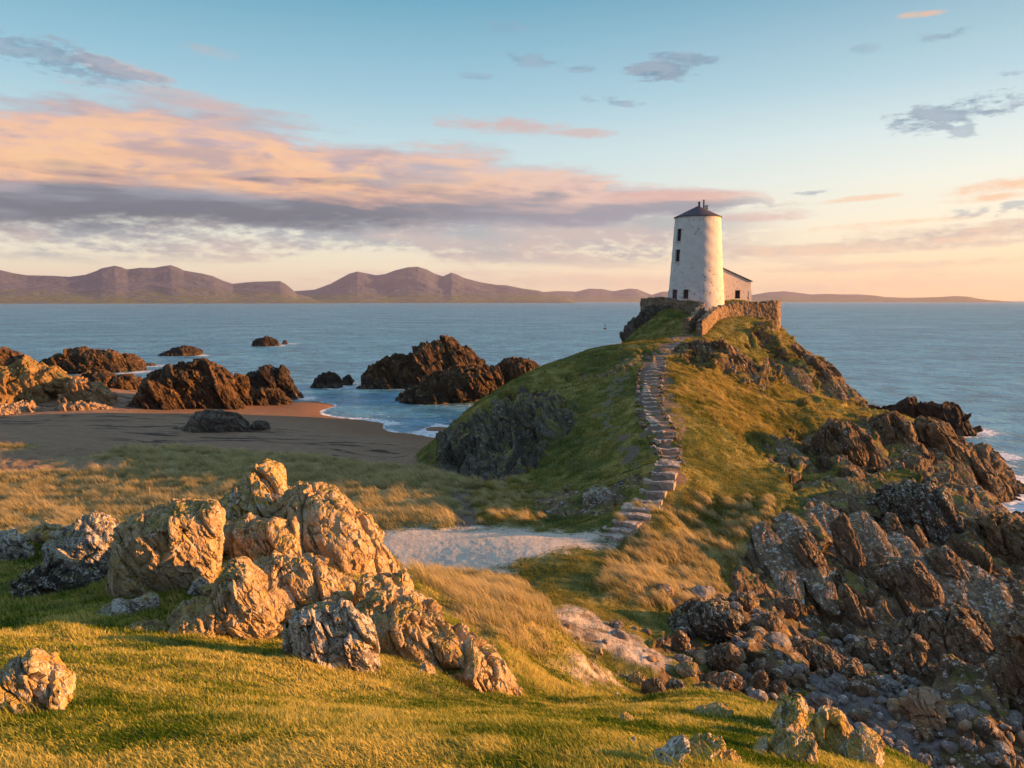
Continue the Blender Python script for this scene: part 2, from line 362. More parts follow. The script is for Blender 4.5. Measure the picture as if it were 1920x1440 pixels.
# ------------------------------------------------------------------ ground
CTL = [(-2.18, 3.2, 11.52), (-1.09, 3.2, 11.52), (0.0, 3.2, 11.52), (0.87, 3.6, 11.28), (1.72, 4.5, 10.72), (3.06, 6.0, 9.79), (-3.11, 4.6, 10.97), (-1.89, 4.8, 10.86), (-0.23, 5.5, 10.47), (1.56, 6.5, 9.92), (2.97, 7.8, 9.23), (3.17, 7.0, 9.38), (-4.43, 6.6, 10.35), (-3.37, 7.3, 10.02), (-1.92, 7.6, 9.59), (-5.63, 9.4, 9.42), (-6.76, 10.8, 9.01), (-5.81, 11.8, 8.94), (-3.69, 9.8, 9.09), (-6.9, 12.3, 8.79), (-4.9, 11.2, 8.97), (-9.29, 14.5, 8.77), (-3.12, 11.2, 8.72), (-1.78, 9.8, 8.89), (-3.56, 16.2, 8.62), (-5.57, 16.6, 8.96), (-3.6, 13.0, 8.8), (-2.31, 15.2, 8.0), (-1.46, 16.2, 7.31), (-1.92, 12.6, 8.4), (-0.71, 17.0, 6.86), (0.49, 17.5, 6.39), (0.83, 17.0, 6.25), (0.17, 12.0, 7.33), (-0.1, 14.3, 6.99), (1.09, 15.5, 5.88), (-0.98, 12.8, 7.86), (0.0, 9.5, 8.41), (0.91, 9.2, 8.5), (1.96, 9.6, 8.39), (2.85, 9.2, 8.57), (2.33, 17.5, 4.76), (4.05, 20.0, 4.1), (2.12, 19.0, 4.57), (3.6, 21.5, 4.02), (5.47, 20.0, 3.37), (7.55, 22.0, 2.84), (5.45, 23.0, 3.36), (7.03, 26.0, 3.35), (6.2, 28.0, 3.17), (4.85, 29.3, 3.73), (3.23, 24.5, 3.94), (2.7, 28.0, 4.17), (1.37, 22.0, 4.59), (1.71, 20.5, 4.61), (10.11, 22.5, 1.94), (9.06, 24.0, 2.05), (10.73, 20.5, 1.45), (13.63, 20.5, 1.45), (15.56, 25.0, 1.57), (12.04, 27.0, 1.6), (10.23, 19.5, 1.45), (13.28, 19.5, 1.45), (7.97, 21.0, 2.4), (11.41, 34.0, 4.32), (12.0, 40.0, 4.66), (14.9, 39.0, 4.47), (9.35, 35.0, 4.05), (6.66, 33.5, 3.99), (7.1, 30.3, 3.62), (9.06, 29.8, 2.93), (9.52, 28.0, 2.37), (11.29, 27.5, 1.77), (11.77, 30.5, 3.33), (11.43, 32.0, 3.97), (17.14, 38.0, 4.04), (22.65, 42.0, 3.63), (18.75, 37.0, 3.52), (22.62, 37.0, 2.48), (26.38, 40.0, 1.58), (19.12, 33.0, 2.27), (15.36, 30.0, 2.43), (15.63, 28.5, 1.96), (20.16, 31.0, 2.06), (18.37, 27.5, 1.77), (13.49, 30.5, 2.68), (14.94, 34.0, 3.61), (13.32, 28.2, 1.88), (20.39, 50.0, 3.83), (26.46, 57.5, 4.75), (30.03, 60.0, 4.78), (32.79, 59.0, 3.71), (33.92, 56.0, 1.9), (34.15, 54.0, -0.02), (29.22, 51.0, 1.87), (23.96, 47.5, 3.0), (21.3, 46.0, 3.65), (31.61, 48.0, -0.13), (14.67, 44.0, 4.38), (9.14, 39.5, 5.31), (11.13, 42.0, 5.38), (15.96, 48.0, 4.88), (21.18, 53.0, 5.07), (17.15, 54.0, 6.02), (10.81, 47.0, 6.67), (15.74, 60.0, 8.04), (19.1, 59.0, 6.53), (20.64, 70.0, 9.48), (24.25, 74.0, 10.74), (27.5, 76.0, 9.14), (30.67, 76.0, 6.58), (32.1, 72.0, 3.77), (25.37, 66.0, 5.7), (15.48, 66.0, 9.71), (25.54, 78.0, 11.32), (16.39, 70.0, 10.51), (18.29, 74.0, 11.72), (11.49, 78.0, 9.96), (13.46, 67.0, 10.1), (10.17, 69.0, 9.77), (6.38, 68.0, 9.14), (1.75, 65.0, 7.8), (-0.42, 62.0, 7.02), (-2.39, 59.0, 6.13), (-4.06, 54.5, 4.38), (-4.88, 50.5, 2.69), (3.64, 60.0, 7.23), (7.41, 58.0, 8.22), (5.01, 53.0, 6.52), (3.05, 50.0, 5.55), (1.84, 54.5, 6.32), (-0.35, 51.3, 4.28), (-2.71, 49.8, 3.52), (-1.92, 47.0, 2.69), (-3.64, 48.5, 2.78), (2.7, 44.0, 4.08), (6.05, 47.0, 6.02), (4.1, 43.0, 4.59), (6.53, 40.0, 5.21), (4.92, 38.0, 4.84), (2.22, 36.0, 4.04), (1.09, 40.0, 3.54), (3.31, 34.5, 3.95), (2.01, 32.5, 4.05), (-0.25, 37.0, 3.52), (0.91, 33.0, 4.02), (5.67, 34.5, 4.43), (0.95, 46.5, 3.86), (4.23, 30.8, 4.28), (5.76, 33.0, 4.83), (6.99, 36.0, 5.49), (7.55, 37.0, 5.83), (8.01, 43.0, 6.66), (8.73, 50.0, 7.59), (10.34, 57.0, 8.69), (12.44, 64.0, 9.83), (15.22, 70.0, 10.51), (-4.62, 32.0, 3.97), (-0.22, 31.5, 4.11), (-4.2, 29.0, 3.63), (-1.14, 27.5, 3.94), (0.77, 28.0, 4.17), (-2.6, 38.0, 3.51), (-35.91, 55.0, 2.48), (-28.25, 43.0, 2.2), (-23.36, 52.0, 2.72), (-18.52, 41.0, 2.72), (-12.25, 50.0, 3.14), (-9.12, 37.0, 3.52), (-3.9, 44.0, 3.47), (-36.34, 48.0, 2.56), (-28.93, 38.0, 2.71), (-38.45, 59.0, 2.7), (-25.55, 57.0, 2.79), (-12.86, 52.5, 2.91), (-7.15, 50.0, 2.86), (-46.16, 71.0, 2.21), (-32.63, 73.0, 1.89), (-28.45, 63.5, 1.96), (-14.68, 60.0, 1.98), (-9.73, 55.0, 2.18), (-19.5, 80.0, 0.78), (-40.14, 90.0, 1.03), (-54.54, 84.0, 1.29), (-30.14, 97.0, 0.39), (-11.08, 68.0, 1.28), (-7.14, 81.0, -0.05), (-7.71, 71.0, 0.75), (-5.52, 62.5, 1.63), (-10.24, 84.0, -0.21), (-62.13, 96.0, 2.48), (-70.51, 90.0, 1.64), (-55.64, 102.0, 2.83), (-7.34, 60.0, 1.9), (-27.34, 105.2, -0.0), (-23.48, 96.49, 0.0), (-19.03, 90.73, 0.0), (-13.97, 85.99, 0.0), (-9.08, 83.8, 0.0), (-6.17, 82.74, -0.0), (-3.45, 84.88, 0.0), (-27.64, 112.25, -0.8), (-21.28, 101.41, -0.8), (-14.87, 94.57, -0.8), (-6.6, 91.7, -0.8), (-15.0, 21.0, 5.2), (-8.0, 24.0, 4.4), (-22.0, 20.0, 4.8), (-3.0, 22.0, 5.0), (-30.0, 28.0, 4.0), (-12.0, 28.0, 3.7), (-14.0, 17.5, 7.6), (-25.0, 12.0, 8.5), (-18.0, 0.0, 11.0), (-8.0, -4.0, 12.2), (0.0, -4.0, 12.2), (0.0, 0.0, 11.8), (8.0, -4.0, 11.0), (2.0, 1.5, 11.7), (-2.0, 1.5, 11.8), (5.0, 12.0, 6.2), (7.0, 12.5, 4.2), (6.0, 15.0, 4.2), (9.5, 11.0, 2.6), (11.0, 7.0, 3.0), (8.0, 7.0, 6.0), (7.0, 3.0, 8.5), (12.0, 0.0, 5.0), (20.0, 5.0, 1.2), (25.0, 15.0, 1.0), (2.0, 13.5, 6.3), (12.0, 16.0, 1.6), (3.2, 11.3, 7.6), (18.5, 80.0, 12.9), (14.6, 79.5, 12.8), (24.0, 78.4, 12.2), (26.0, 81.0, 12.2), (15.0, 84.0, 12.6), (25.0, 86.0, 12.4), (20.0, 88.0, 12.3), (17.5, 77.0, 12.3), (20.0, 93.0, 5.0), (28.0, 90.0, 4.5), (12.0, 88.0, 5.5), (11.5, 82.0, 7.0), (10.0, 78.0, 8.5), (8.0, 74.0, 7.5), (5.0, 72.0, 6.0), (0.0, 70.0, 4.0), (-4.0, 66.0, 2.0), (-6.0, 62.0, 1.9), (-8.0, 58.0, 1.8), (-7.5, 53.0, 2.2), (12.0, 95.0, 0.0), (0.0, 82.0, 0.0), (-10.0, 73.0, 0.7), (-6.0, 78.0, 0.0), (-4.0, 90.0, -2.0), (30.0, 95.0, -1.0), (33.0, 84.0, 1.0), (36.0, 76.0, 0.5), (40.0, 68.0, 1.2), (40.0, 64.0, -1.0), (42.0, 58.0, -1.0), (41.0, 50.0, -1.2), (40.0, 44.0, -1.0), (36.0, 38.0, 0.2), (45.0, 40.0, -2.0), (50.0, 30.0, -2.0), (35.0, 28.0, 0.5), (45.0, 20.0, -2.0), (48.0, 80.0, -3.0), (55.0, 100.0, -4.0), (20.0, 110.0, -4.0), (-10.0, 115.0, -4.0), (-30.0, 125.0, -4.0), (-60.0, 125.0, -3.0), (-60.0, 60.0, 3.0), (-60.0, 90.0, 2.0), (-60.0, 35.0, 4.0), (-70.0, 110.0, 0.0), (-45.0, 110.0, 0.5), (-38.0, 103.0, 1.0), (-28.0, 106.0, -0.5), (-20.0, 101.0, -2.0), (-8.0, 95.0, -3.0), (-40.0, 0.0, 8.0), (0.0, -30.0, 12.0), (40.0, -20.0, 2.0), (-40.0, -30.0, 10.0)]
ZONES = {'pale': [(-5.43, 32.24), (-4.46, 32.49), (-2.24, 32.67), (0.0, 32.41), (2.58, 31.32), (4.65, 30.74), (3.51, 30.02), (0.78, 28.33), (-0.66, 27.45), (-0.27, 26.25), (-1.88, 27.16), (-2.39, 15.7)], 'track': [(-2.57, 32.49), (-2.74, 38.06), (-2.79, 41.63), (-2.16, 42.18), (-1.75, 38.26), (-1.33, 32.41)], 'gully': [(1.08, 22.23), (1.78, 23.31), (2.39, 22.94), (3.07, 22.04), (3.7, 20.77), (4.29, 20.48), (3.79, 19.33), (3.02, 19.61), (2.23, 20.01), (1.48, 20.24)], 'dirt': [(0.99, 15.69), (1.73, 17.7), (2.92, 18.97), (2.23, 16.74), (1.29, 15.35)], 'dune': [(-49.26, 57.57), (-38.13, 58.49), (-25.61, 57.12), (-17.58, 56.22), (-12.14, 52.5), (-7.07, 49.41), (-5.46, 50.07), (-2.92, 47.62), (-2.16, 42.18), (-2.39, 33.19), (-4.47, 32.58), (-5.71, 31.98), (-3.74, 16.03), (-30.28, 34.98)], 'marram': [(2.88, 24.44), (3.33, 26.81), (4.23, 29.24), (5.65, 30.42), (7.2, 30.74), (8.0, 30.1), (7.85, 28.33), (6.3, 25.23), (4.84, 24.9)], 'hillstraw': [(-2.86, 41.96), (-0.62, 45.29), (1.62, 39.49), (0.94, 34.25), (1.12, 32.49), (-1.36, 33.1)], 'slopestraw': [(4.62, 30.58), (6.86, 34.52), (9.06, 35.82), (11.43, 35.54), (11.83, 33.19), (10.26, 30.34), (8.97, 29.47), (7.89, 30.1), (6.14, 30.82)], 'sidepath': [(11.91, 61.66), (11.16, 56.07), (10.22, 51.95), (9.84, 48.25), (9.49, 43.77), (9.38, 41.63), (9.17, 41.41), (9.02, 42.97), (9.35, 47.75), (9.92, 51.81), (10.76, 55.93), (11.54, 61.01)], 'leftpath': [(8.77, 58.03), (6.83, 53.34), (6.06, 49.8), (6.05, 47.0), (6.35, 41.52), (6.45, 37.17), (6.2, 37.17), (5.97, 41.85), (5.57, 48.38), (5.99, 52.22), (7.66, 56.97)], 'yellow': [(13.25, 67.08), (17.02, 68.69), (21.87, 66.38), (22.17, 60.85), (20.78, 52.91), (16.52, 46.75), (13.78, 46.14), (10.9, 48.89), (9.99, 50.2)], 'cliffleft': [(-5.04, 49.93), (-5.08, 54.19), (-3.69, 55.63), (-1.15, 56.82), (1.0, 59.58), (3.26, 56.97), (3.99, 52.78), (3.5, 48.76), (1.92, 47.12), (1.24, 45.41), (-0.91, 44.35), (-3.57, 47.62)], 'crag': [(13.02, 64.31), (16.89, 68.15), (19.92, 67.44), (20.35, 62.97), (18.5, 57.12), (17.3, 58.34), (15.67, 60.53), (13.01, 58.64)], 'topleft': [(15.87, 76.73), (14.58, 72.22)], 'stairs': [(3.4, 30.91), (4.47, 31.82), (5.55, 34.8), (6.45, 36.11), (7.55, 39.91), (7.5, 43.42), (8.16, 50.6), (9.32, 57.57), (11.4, 62.97), (14.48, 69.79), (16.24, 70.16), (13.75, 65.17), (11.08, 57.27), (9.42, 50.07), (8.67, 43.08), (8.76, 40.65), (7.88, 36.49), (7.07, 35.45), (6.0, 32.67), (5.17, 30.99), (4.3, 30.5)], 'gold': [(-3.41, 28.18), (-1.1, 26.52), (0.66, 23.93), (0.92, 17.35), (0.5, 15.99), (-0.1, 14.7), (-0.7, 14.28), (-1.54, 15.86)], 'fgrock': [(-5.63, 14.5), (-15.34, 45.89), (-9.7, 39.39), (-4.76, 30.02), (-2.07, 15.37), (-1.16, 15.13), (-0.2, 14.02), (-0.08, 11.41), (-0.76, 9.9), (-1.36, 10.83), (-2.04, 11.23), (-2.67, 12.03), (-3.23, 11.62), (-4.43, 12.06)], 'covefloor': [(9.74, 23.99), (11.26, 23.61), (11.89, 23.21), (11.55, 22.2), (12.27, 20.92), (11.16, 19.67), (9.15, 18.97), (9.0, 21.32), (8.24, 21.75)], 'flank': [(21.53, 73.18), (25.79, 78.78), (27.55, 76.13), (30.4, 75.33), (30.3, 67.44), (25.89, 56.22), (21.76, 52.64), (20.9, 56.22), (21.37, 63.47), (21.21, 68.69)], 'small1': [(3.21, 34.71), (3.69, 38.57), (4.54, 39.18), (5.97, 36.49), (6.48, 35.82), (5.37, 35.73), (3.83, 32.84)], 'small2': [(1.0, 36.49), (1.26, 41.08), (3.17, 38.67), (3.14, 35.26), (2.15, 34.8)], 'ridgeL': [(4.13, 61.33), (7.51, 58.8), (9.54, 61.82), (10.93, 63.97), (10.93, 61.49), (8.41, 56.82), (6.23, 57.88)], 'cliffright': [(13.57, 45.96), (17.08, 51.47), (20.7, 53.67), (22.54, 61.89), (23.56, 68.73), (25.86, 72.79), (28.61, 73.4), (29.94, 69.31), (27.44, 59.69), (48.75, 97.48), (48.29, 84.88), (41.37, 66.84), (33.57, 52.78), (28.14, 42.26), (21.74, 31.43), (13.84, 19.51), (11.15, 19.65), (10.74, 20.52), (9.74, 21.64), (8.24, 21.76), (6.32, 20.46), (3.75, 18.4), (3.6, 19.81), (5.26, 25.3), (7.15, 27.91), (8.34, 28.34), (8.91, 30.39), (10.53, 33.0), (13.09, 35.44), (14.07, 38.92), (14.55, 44.57)]}
ROCKS = [
('boulder', 'big angular boulder perched in the grass, largest block left of the peaked outcrop', 'rock', (-5.54, 12.4, 9.55), -0.42, 0.75, 'pale', 80, 'rocks of the foreground outcrop', [(-0.85, -0.15), (-0.73, 0.24), (-0.44, 0.51), (-0.05, 0.65), (0.54, 0.74), (0.78, 0.71), (0.91, 0.46), (0.84, 0.06), (0.7, -0.37), (0.49, -0.65), (0.12, -0.8), (-0.41, -0.74), (-0.78, -0.66)], {'amp': 0.62}),
('rock_outcrop', 'yellow lichened peak of the foreground outcrop, highest pointed rock', 'rock', (-4.89, 16.3, 8.89), -0.292, 1.5, 'yellow', 80, 'rocks of the foreground outcrop', [(-1.51, -0.57), (-1.24, -0.03), (-1.14, 0.52), (-0.86, 0.89), (-0.54, 1.06), (-0.24, 1.17), (0.05, 1.0), (0.21, 0.68), (0.53, 0.63), (0.96, 0.31), (1.56, -0.38), (0.82, -1.14), (-0.59, -1.11)], {}),
('rock_outcrop', 'long sloping right shoulder of the foreground outcrop above the pale sand', 'rock', (-3.5, 14.9, 8.54), -0.231, 1.4, 'pale', 90, 'rocks of the foreground outcrop', [(-1.26, 0.4), (-0.95, 0.94), (-0.55, 1.23), (-0.16, 1.28), (0.23, 1.08), (0.63, 0.68), (0.93, 0.24), (1.18, -0.21), (1.31, -0.6), (1.22, -0.97), (0.69, -1.36), (-0.22, -1.06), (-0.99, -0.35)], {}),
('rock_outcrop', 'rounded orange block between the perched boulder and the outcrop shoulder', 'rock', (-4.42, 13.9, 8.88), -0.308, 1.0, 'pale', 64, 'rocks of the foreground outcrop', [(-0.83, -0.27), (-0.7, 0.39), (-0.42, 0.71), (0.03, 0.75), (0.53, 0.48), (0.85, -0.05), (0.69, -0.54), (-0.11, -0.75), (-0.64, -0.58)], {}),
('rock_slab', 'triangular ribbed slab at the foot of the outcrop with a pale lichen ring', 'rock', (-3.91, 10.6, 9.28), -0.353, 0.62, 'pale', 80, 'rocks of the foreground outcrop', [(-0.8, -0.37), (-0.69, -0.11), (-0.4, 0.06), (-0.12, 0.33), (0.08, 0.54), (0.24, 0.6), (0.37, 0.4), (0.54, 0.16), (0.72, -0.01), (0.82, -0.3), (0.7, -0.52), (0.27, -0.49), (-0.15, -0.6), (-0.56, -0.55)], {}),
('rock_slab', 'leaning slab with dark lichened top behind the triangular slab', 'rock', (-3.2, 11.7, 9.04), -0.267, 0.6, 'pale', 64, 'rocks of the foreground outcrop', [(-0.68, 0.34), (-0.66, 0.52), (-0.33, 0.59), (0.04, 0.6), (0.38, 0.4), (0.72, 0.12), (0.63, -0.17), (0.23, -0.38), (-0.17, -0.59), (-0.36, -0.36), (-0.5, 0.03)], {}),
('boulder', 'grey block crusted with white lichen in the middle of the foreground grass', 'rock', (-2.2, 9.3, 9.22), -0.232, 0.5, 'white', 80, 'rocks of the foreground outcrop', [(-0.47, 0.19), (-0.37, 0.48), (-0.12, 0.59), (0.23, 0.54), (0.45, 0.32), (0.49, -0.08), (0.45, -0.45), (0.17, -0.57), (-0.16, -0.57), (0.02, -0.25), (-0.31, -0.05)], {}),
('rock_outcrop', 'long low ribbed outcrop running down to the right of the white lichened block', 'rock', (-1.15, 11.2, 8.38), -0.102, 0.9, 'pale', 100, 'rocks of the foreground outcrop', [(-1.07, -0.05), (-1.02, 0.59), (-0.71, 0.86), (-0.17, 0.77), (0.25, 0.54), (0.56, 0.2), (0.91, -0.06), (1.09, -0.38), (1.06, -0.84), (0.59, -0.87), (0.12, -0.64), (-0.34, -0.53), (-0.73, -0.35)], {}),
('rock_fin', 'small upright fin of rock in the turf hollow under the long low outcrop', 'rock', (-1.08, 9.9, 8.6), -0.109, 0.22, 'pale', 30, 'rocks of the foreground outcrop', [(-0.13, -0.19), (-0.11, 0.18), (-0.03, 0.23), (0.08, 0.08), (0.12, -0.13), (0.07, -0.23)], {}),
('rock_outcrop', 'small knobbly rock on the brink where the outcrop meets the dune grass', 'rock', (-2.06, 14.2, 8.24), -0.144, 0.4, 'pale', 30, 'rocks of the foreground outcrop', [(-0.24, -0.06), (-0.14, 0.24), (0.1, 0.27), (0.24, 0.01), (0.19, -0.24), (-0.1, -0.27)], {}),
('rock_outcrop', 'mottled grey and black outcrop left of the perched boulder', 'rock', (-7.57, 13.6, 8.98), -0.508, 0.9, 'white', 80, 'rocks of the foreground outcrop', [(-0.56, -0.25), (-0.55, 0.27), (-0.25, 0.51), (0.1, 0.72), (0.47, 0.6), (0.61, 0.33), (0.53, -0.09), (0.56, -0.64), (0.2, -0.77), (-0.29, -0.59)], {}),
('rock_outcrop', 'dark lower shelf of rock in shade left of the perched boulder', 'rock', (-7.65, 12.8, 8.73), -0.539, 0.7, 'darkw', 70, 'rocks of the foreground outcrop', [(-0.87, -0.14), (-0.6, 0.2), (-0.18, 0.4), (0.28, 0.38), (0.83, 0.12), (0.91, -0.36), (0.24, -0.42), (-0.44, -0.34)], {}),
('rock_outcrop', 'grey lichened rock cut by the left edge of the photo above the shaded turf', 'rock', (-9.31, 14.0, 8.82), -0.587, 0.6, 'white', 50, 'rocks of the foreground outcrop', [(-0.46, -0.39), (-0.22, 0.45), (0.11, 0.51), (0.44, 0.44), (0.46, 0.13), (0.32, -0.19), (0.01, -0.54)], {}),
('rock_outcrop', 'low yellow rock rim behind the mottled grey outcrop', 'rock', (-8.94, 14.8, 9.13), -0.544, 0.3, 'yellow', 30, 'rocks of the foreground outcrop', [(-0.35, -0.09), (-0.21, 0.07), (0.05, 0.16), (0.27, 0.07), (0.35, -0.1), (0.08, -0.18)], {}),
('boulder', 'pale slanting rock at the bottom left corner of the foreground turf', 'rock', (-3.17, 4.95, 10.9), -0.569, 0.26, 'yellow', 80, 'rocks of the foreground outcrop', [(-0.29, -0.22), (-0.2, 0.15), (-0.09, 0.24), (0.05, 0.29), (0.16, 0.2), (0.29, 0.07), (0.21, -0.02), (0.01, -0.14), (-0.13, -0.27)], {}),
('rock_ledge', 'narrow ledge of rock with a white lichen patch below the perched boulder', 'rock', (-5.58, 10.9, 9.0), -0.473, 0.3, 'white', 44, 'rocks of the foreground outcrop', [(-0.5, -0.24), (-0.32, 0.07), (-0.05, 0.26), (0.28, 0.24), (0.46, 0.26), (0.51, 0.08), (0.18, 0.06), (-0.13, -0.0), (-0.3, -0.24)], {}),
('rock', 'tiny pinkish stone at the left edge on the sunlit turf lip', 'rock', (-6.22, 9.4, 9.41), -0.585, 0.1, 'pale', 16, None, [(-0.08, -0.03), (-0.05, 0.06), (0.02, 0.07), (0.08, -0.02), (0.05, -0.08)], {}),
('rock_outcrop', 'yellow lichened rock at the turf brink above the cove, the tallest there', 'rock', (2.44, 5.8, 10.13), 0.398, 0.34, 'yellow', 70, None, [(-0.19, -0.24), (-0.17, 0.03), (-0.06, 0.22), (0.08, 0.24), (0.17, 0.1), (0.19, -0.11), (0.03, -0.23)], {'amp': 0.8}),
('rock_outcrop', 'blocky lichened rock left of the tallest one at the turf brink', 'rock', (2.36, 6.53, 9.86), 0.346, 0.34, 'yellow', 60, None, [(-0.17, -0.23), (-0.12, 0.02), (-0.03, 0.19), (0.11, 0.23), (0.17, 0.12), (0.1, -0.04), (-0.03, -0.22)], {'amp': 0.8}),
('rock_ledge', 'flat white and orange lichened ledge in the bottom right turf', 'rock', (0.93, 3.78, 11.19), 0.242, 0.28, 'yellow', 44, None, [(-0.14, -0.11), (-0.06, 0.04), (0.08, 0.1), (0.14, 0.08), (0.06, -0.0), (-0.07, -0.1)], {'amp': 0.6}),
('rock_ledge', 'thin diagonal white rock rib in the turf at the bottom edge', 'rock', (0.69, 3.42, 11.4), 0.198, 0.2, 'white', 40, None, [(-0.11, -0.12), (-0.02, 0.01), (0.08, 0.12), (0.11, 0.1), (0.0, -0.05), (-0.07, -0.12)], {'amp': 0.6}),
('rock', 'small half buried rock with orange lichen near the turf brink', 'rock', (1.57, 4.78, 10.68), 0.318, 0.12, 'yellow', 24, None, [(-0.05, -0.07), (-0.0, 0.04), (0.05, 0.07), (0.04, 0.0), (-0.01, -0.07)], {'amp': 0.45}),
('rock_ledge', 'sunlit stone ledge along the turf lip above the cove', 'rock', (1.76, 6.74, 9.84), 0.255, 0.2, 'pale', 24, None, [(-0.21, -0.08), (-0.09, 0.03), (0.09, 0.07), (0.2, 0.03), (0.05, -0.05)], {'amp': 0.45}),
('rock', 'little upright grey stone in the turf right of centre', 'rock', (0.66, 4.1, 11.11), 0.159, 0.06, 'white', 14, None, [(-0.02, -0.03), (-0.01, 0.02), (0.01, 0.03), (0.02, -0.02)], {'amp': 0.45}),
('rock', 'small pointed tan stone on the turf below the dark boulder', 'rock', (0.87, 5.74, 10.34), 0.15, 0.12, 'pale', 16, None, [(-0.06, -0.01), (-0.02, 0.04), (0.03, 0.02), (0.06, -0.02), (-0.01, -0.04)], {'amp': 0.45}),
('boulder', 'dark rock with white flecks beside the sandy gully', 'rock', (1.75, 16.4, 4.97), 0.106, 0.4, 'darkw', 40, None, [(-0.53, -0.07), (-0.44, 0.18), (-0.23, 0.3), (0.15, 0.33), (0.38, 0.1), (0.53, -0.17), (0.15, -0.31), (-0.31, -0.28)], {}),
('rock', 'small tan stone sitting on the sandy gully', 'rock', (2.21, 19.66, 4.56), 0.112, 0.09, 'pale', 14, None, [(-0.12, -0.09), (-0.01, 0.1), (0.09, 0.08), (0.12, -0.09)], {}),
('boulder', 'large black boulder speckled with white lichen below the marram tufts, biggest in the cove', 'rock', (5.98, 23.7, 3.68), 0.247, 0.85, 'darkw', 60, 'boulders of the cove', [(1.07, 0.1), (0.77, 0.42), (0.3, 0.62), (-0.4, 0.49), (-0.86, 0.25), (-1.1, -0.12), (-0.91, -0.43), (-0.36, -0.64), (0.31, -0.55), (0.85, -0.27)], {}),
('boulder', 'rounded boulder with an orange sunlit flank in the middle of the cove stones', 'rock', (6.06, 21.62, 3.46), 0.273, 0.41, 'cove', 36, 'boulders of the cove', [(0.51, 0.05), (0.36, 0.25), (0.13, 0.38), (-0.19, 0.31), (-0.43, 0.16), (-0.52, -0.08), (-0.45, -0.28), (-0.18, -0.39), (0.15, -0.34), (0.39, -0.17)], {}),
('boulder', 'pale topped boulder right of the biggest black boulder', 'rock', (8.07, 24.44, 3.05), 0.319, 0.38, 'cove', 36, 'boulders of the cove', [(0.47, 0.05), (0.41, 0.35), (0.16, 0.52), (-0.14, 0.49), (-0.34, 0.25), (-0.47, -0.07), (-0.36, -0.39), (-0.11, -0.52), (0.19, -0.48), (0.43, -0.28)], {}),
('boulder', 'brown hummock of rock with turf on top, uphill from the biggest black boulder', 'rock', (7.82, 26.4, 3.24), 0.288, 0.36, 'cove', 36, 'boulders of the cove', [(0.45, 0.04), (0.36, 0.23), (0.14, 0.32), (-0.13, 0.3), (-0.36, 0.14), (-0.45, -0.06), (-0.35, -0.23), (-0.11, -0.32), (0.16, -0.29), (0.38, -0.16)], {}),
('boulder', 'brown lichened hummock at the foot of the shaded cliff', 'rock', (9.83, 27.78, 2.45), 0.34, 0.41, 'cove', 36, 'boulders of the cove', [(0.51, 0.07), (0.44, 0.3), (0.15, 0.38), (-0.17, 0.34), (-0.46, 0.16), (-0.51, -0.06), (-0.42, -0.28), (-0.16, -0.39), (0.18, -0.33), (0.42, -0.17)], {}),
('boulder', 'small split stone left of the long slab', 'rock', (7.16, 23.51, 3.14), 0.295, 0.19, 'cove', 36, 'boulders of the cove', [(0.24, 0.04), (0.17, 0.16), (0.06, 0.22), (-0.1, 0.2), (-0.21, 0.11), (-0.24, -0.03), (-0.22, -0.16), (-0.08, -0.21), (0.07, -0.21), (0.19, -0.1)], {}),
('boulder', 'oval grey stone touching the long slab', 'rock', (7.68, 24.12, 2.92), 0.308, 0.22, 'cove', 36, 'boulders of the cove', [(0.28, 0.04), (0.23, 0.16), (0.1, 0.2), (-0.07, 0.19), (-0.2, 0.09), (-0.28, -0.04), (-0.22, -0.15), (-0.06, -0.2), (0.1, -0.18), (0.25, -0.08)], {}),
('boulder', 'blunt stone with a sunlit end below the oval grey stone', 'rock', (7.57, 23.08, 3.01), 0.317, 0.3, 'cove', 36, 'boulders of the cove', [(0.37, 0.04), (0.3, 0.17), (0.11, 0.22), (-0.14, 0.21), (-0.32, 0.07), (-0.38, -0.07), (-0.33, -0.2), (-0.12, -0.24), (0.13, -0.2), (0.32, -0.11)], {}),
('boulder', 'egg shaped whitish stone in the cove', 'rock', (7.1, 21.83, 3.06), 0.315, 0.25, 'cove', 36, 'boulders of the cove', [(0.31, 0.04), (0.25, 0.16), (0.1, 0.23), (-0.09, 0.2), (-0.26, 0.09), (-0.31, -0.05), (-0.23, -0.18), (-0.07, -0.23), (0.11, -0.19), (0.26, -0.1)], {}),
('boulder', 'smooth flat grey stone right of the egg shaped one', 'rock', (7.9, 22.16, 2.78), 0.342, 0.23, 'grey', 36, 'boulders of the cove', [(0.28, 0.05), (0.24, 0.14), (0.08, 0.18), (-0.1, 0.14), (-0.25, 0.06), (-0.29, -0.05), (-0.24, -0.14), (-0.09, -0.18), (0.09, -0.14), (0.25, -0.06)], {}),
('boulder', 'upright wedge of orange rock in the middle of the cove', 'rock', (6.87, 21.01, 3.08), 0.316, 0.15, 'cove', 36, 'boulders of the cove', [(0.19, 0.03), (0.16, 0.19), (0.05, 0.3), (-0.07, 0.27), (-0.15, 0.15), (-0.19, -0.03), (-0.15, -0.2), (-0.05, -0.3), (0.07, -0.26), (0.16, -0.15)], {}),
('boulder', 'ribbed slabby stone right of the orange wedge', 'rock', (7.38, 21.08, 2.84), 0.337, 0.18, 'cove', 36, 'boulders of the cove', [(0.23, 0.04), (0.17, 0.18), (0.07, 0.24), (-0.07, 0.23), (-0.18, 0.13), (-0.23, -0.04), (-0.18, -0.19), (-0.06, -0.25), (0.08, -0.23), (0.2, -0.11)], {}),
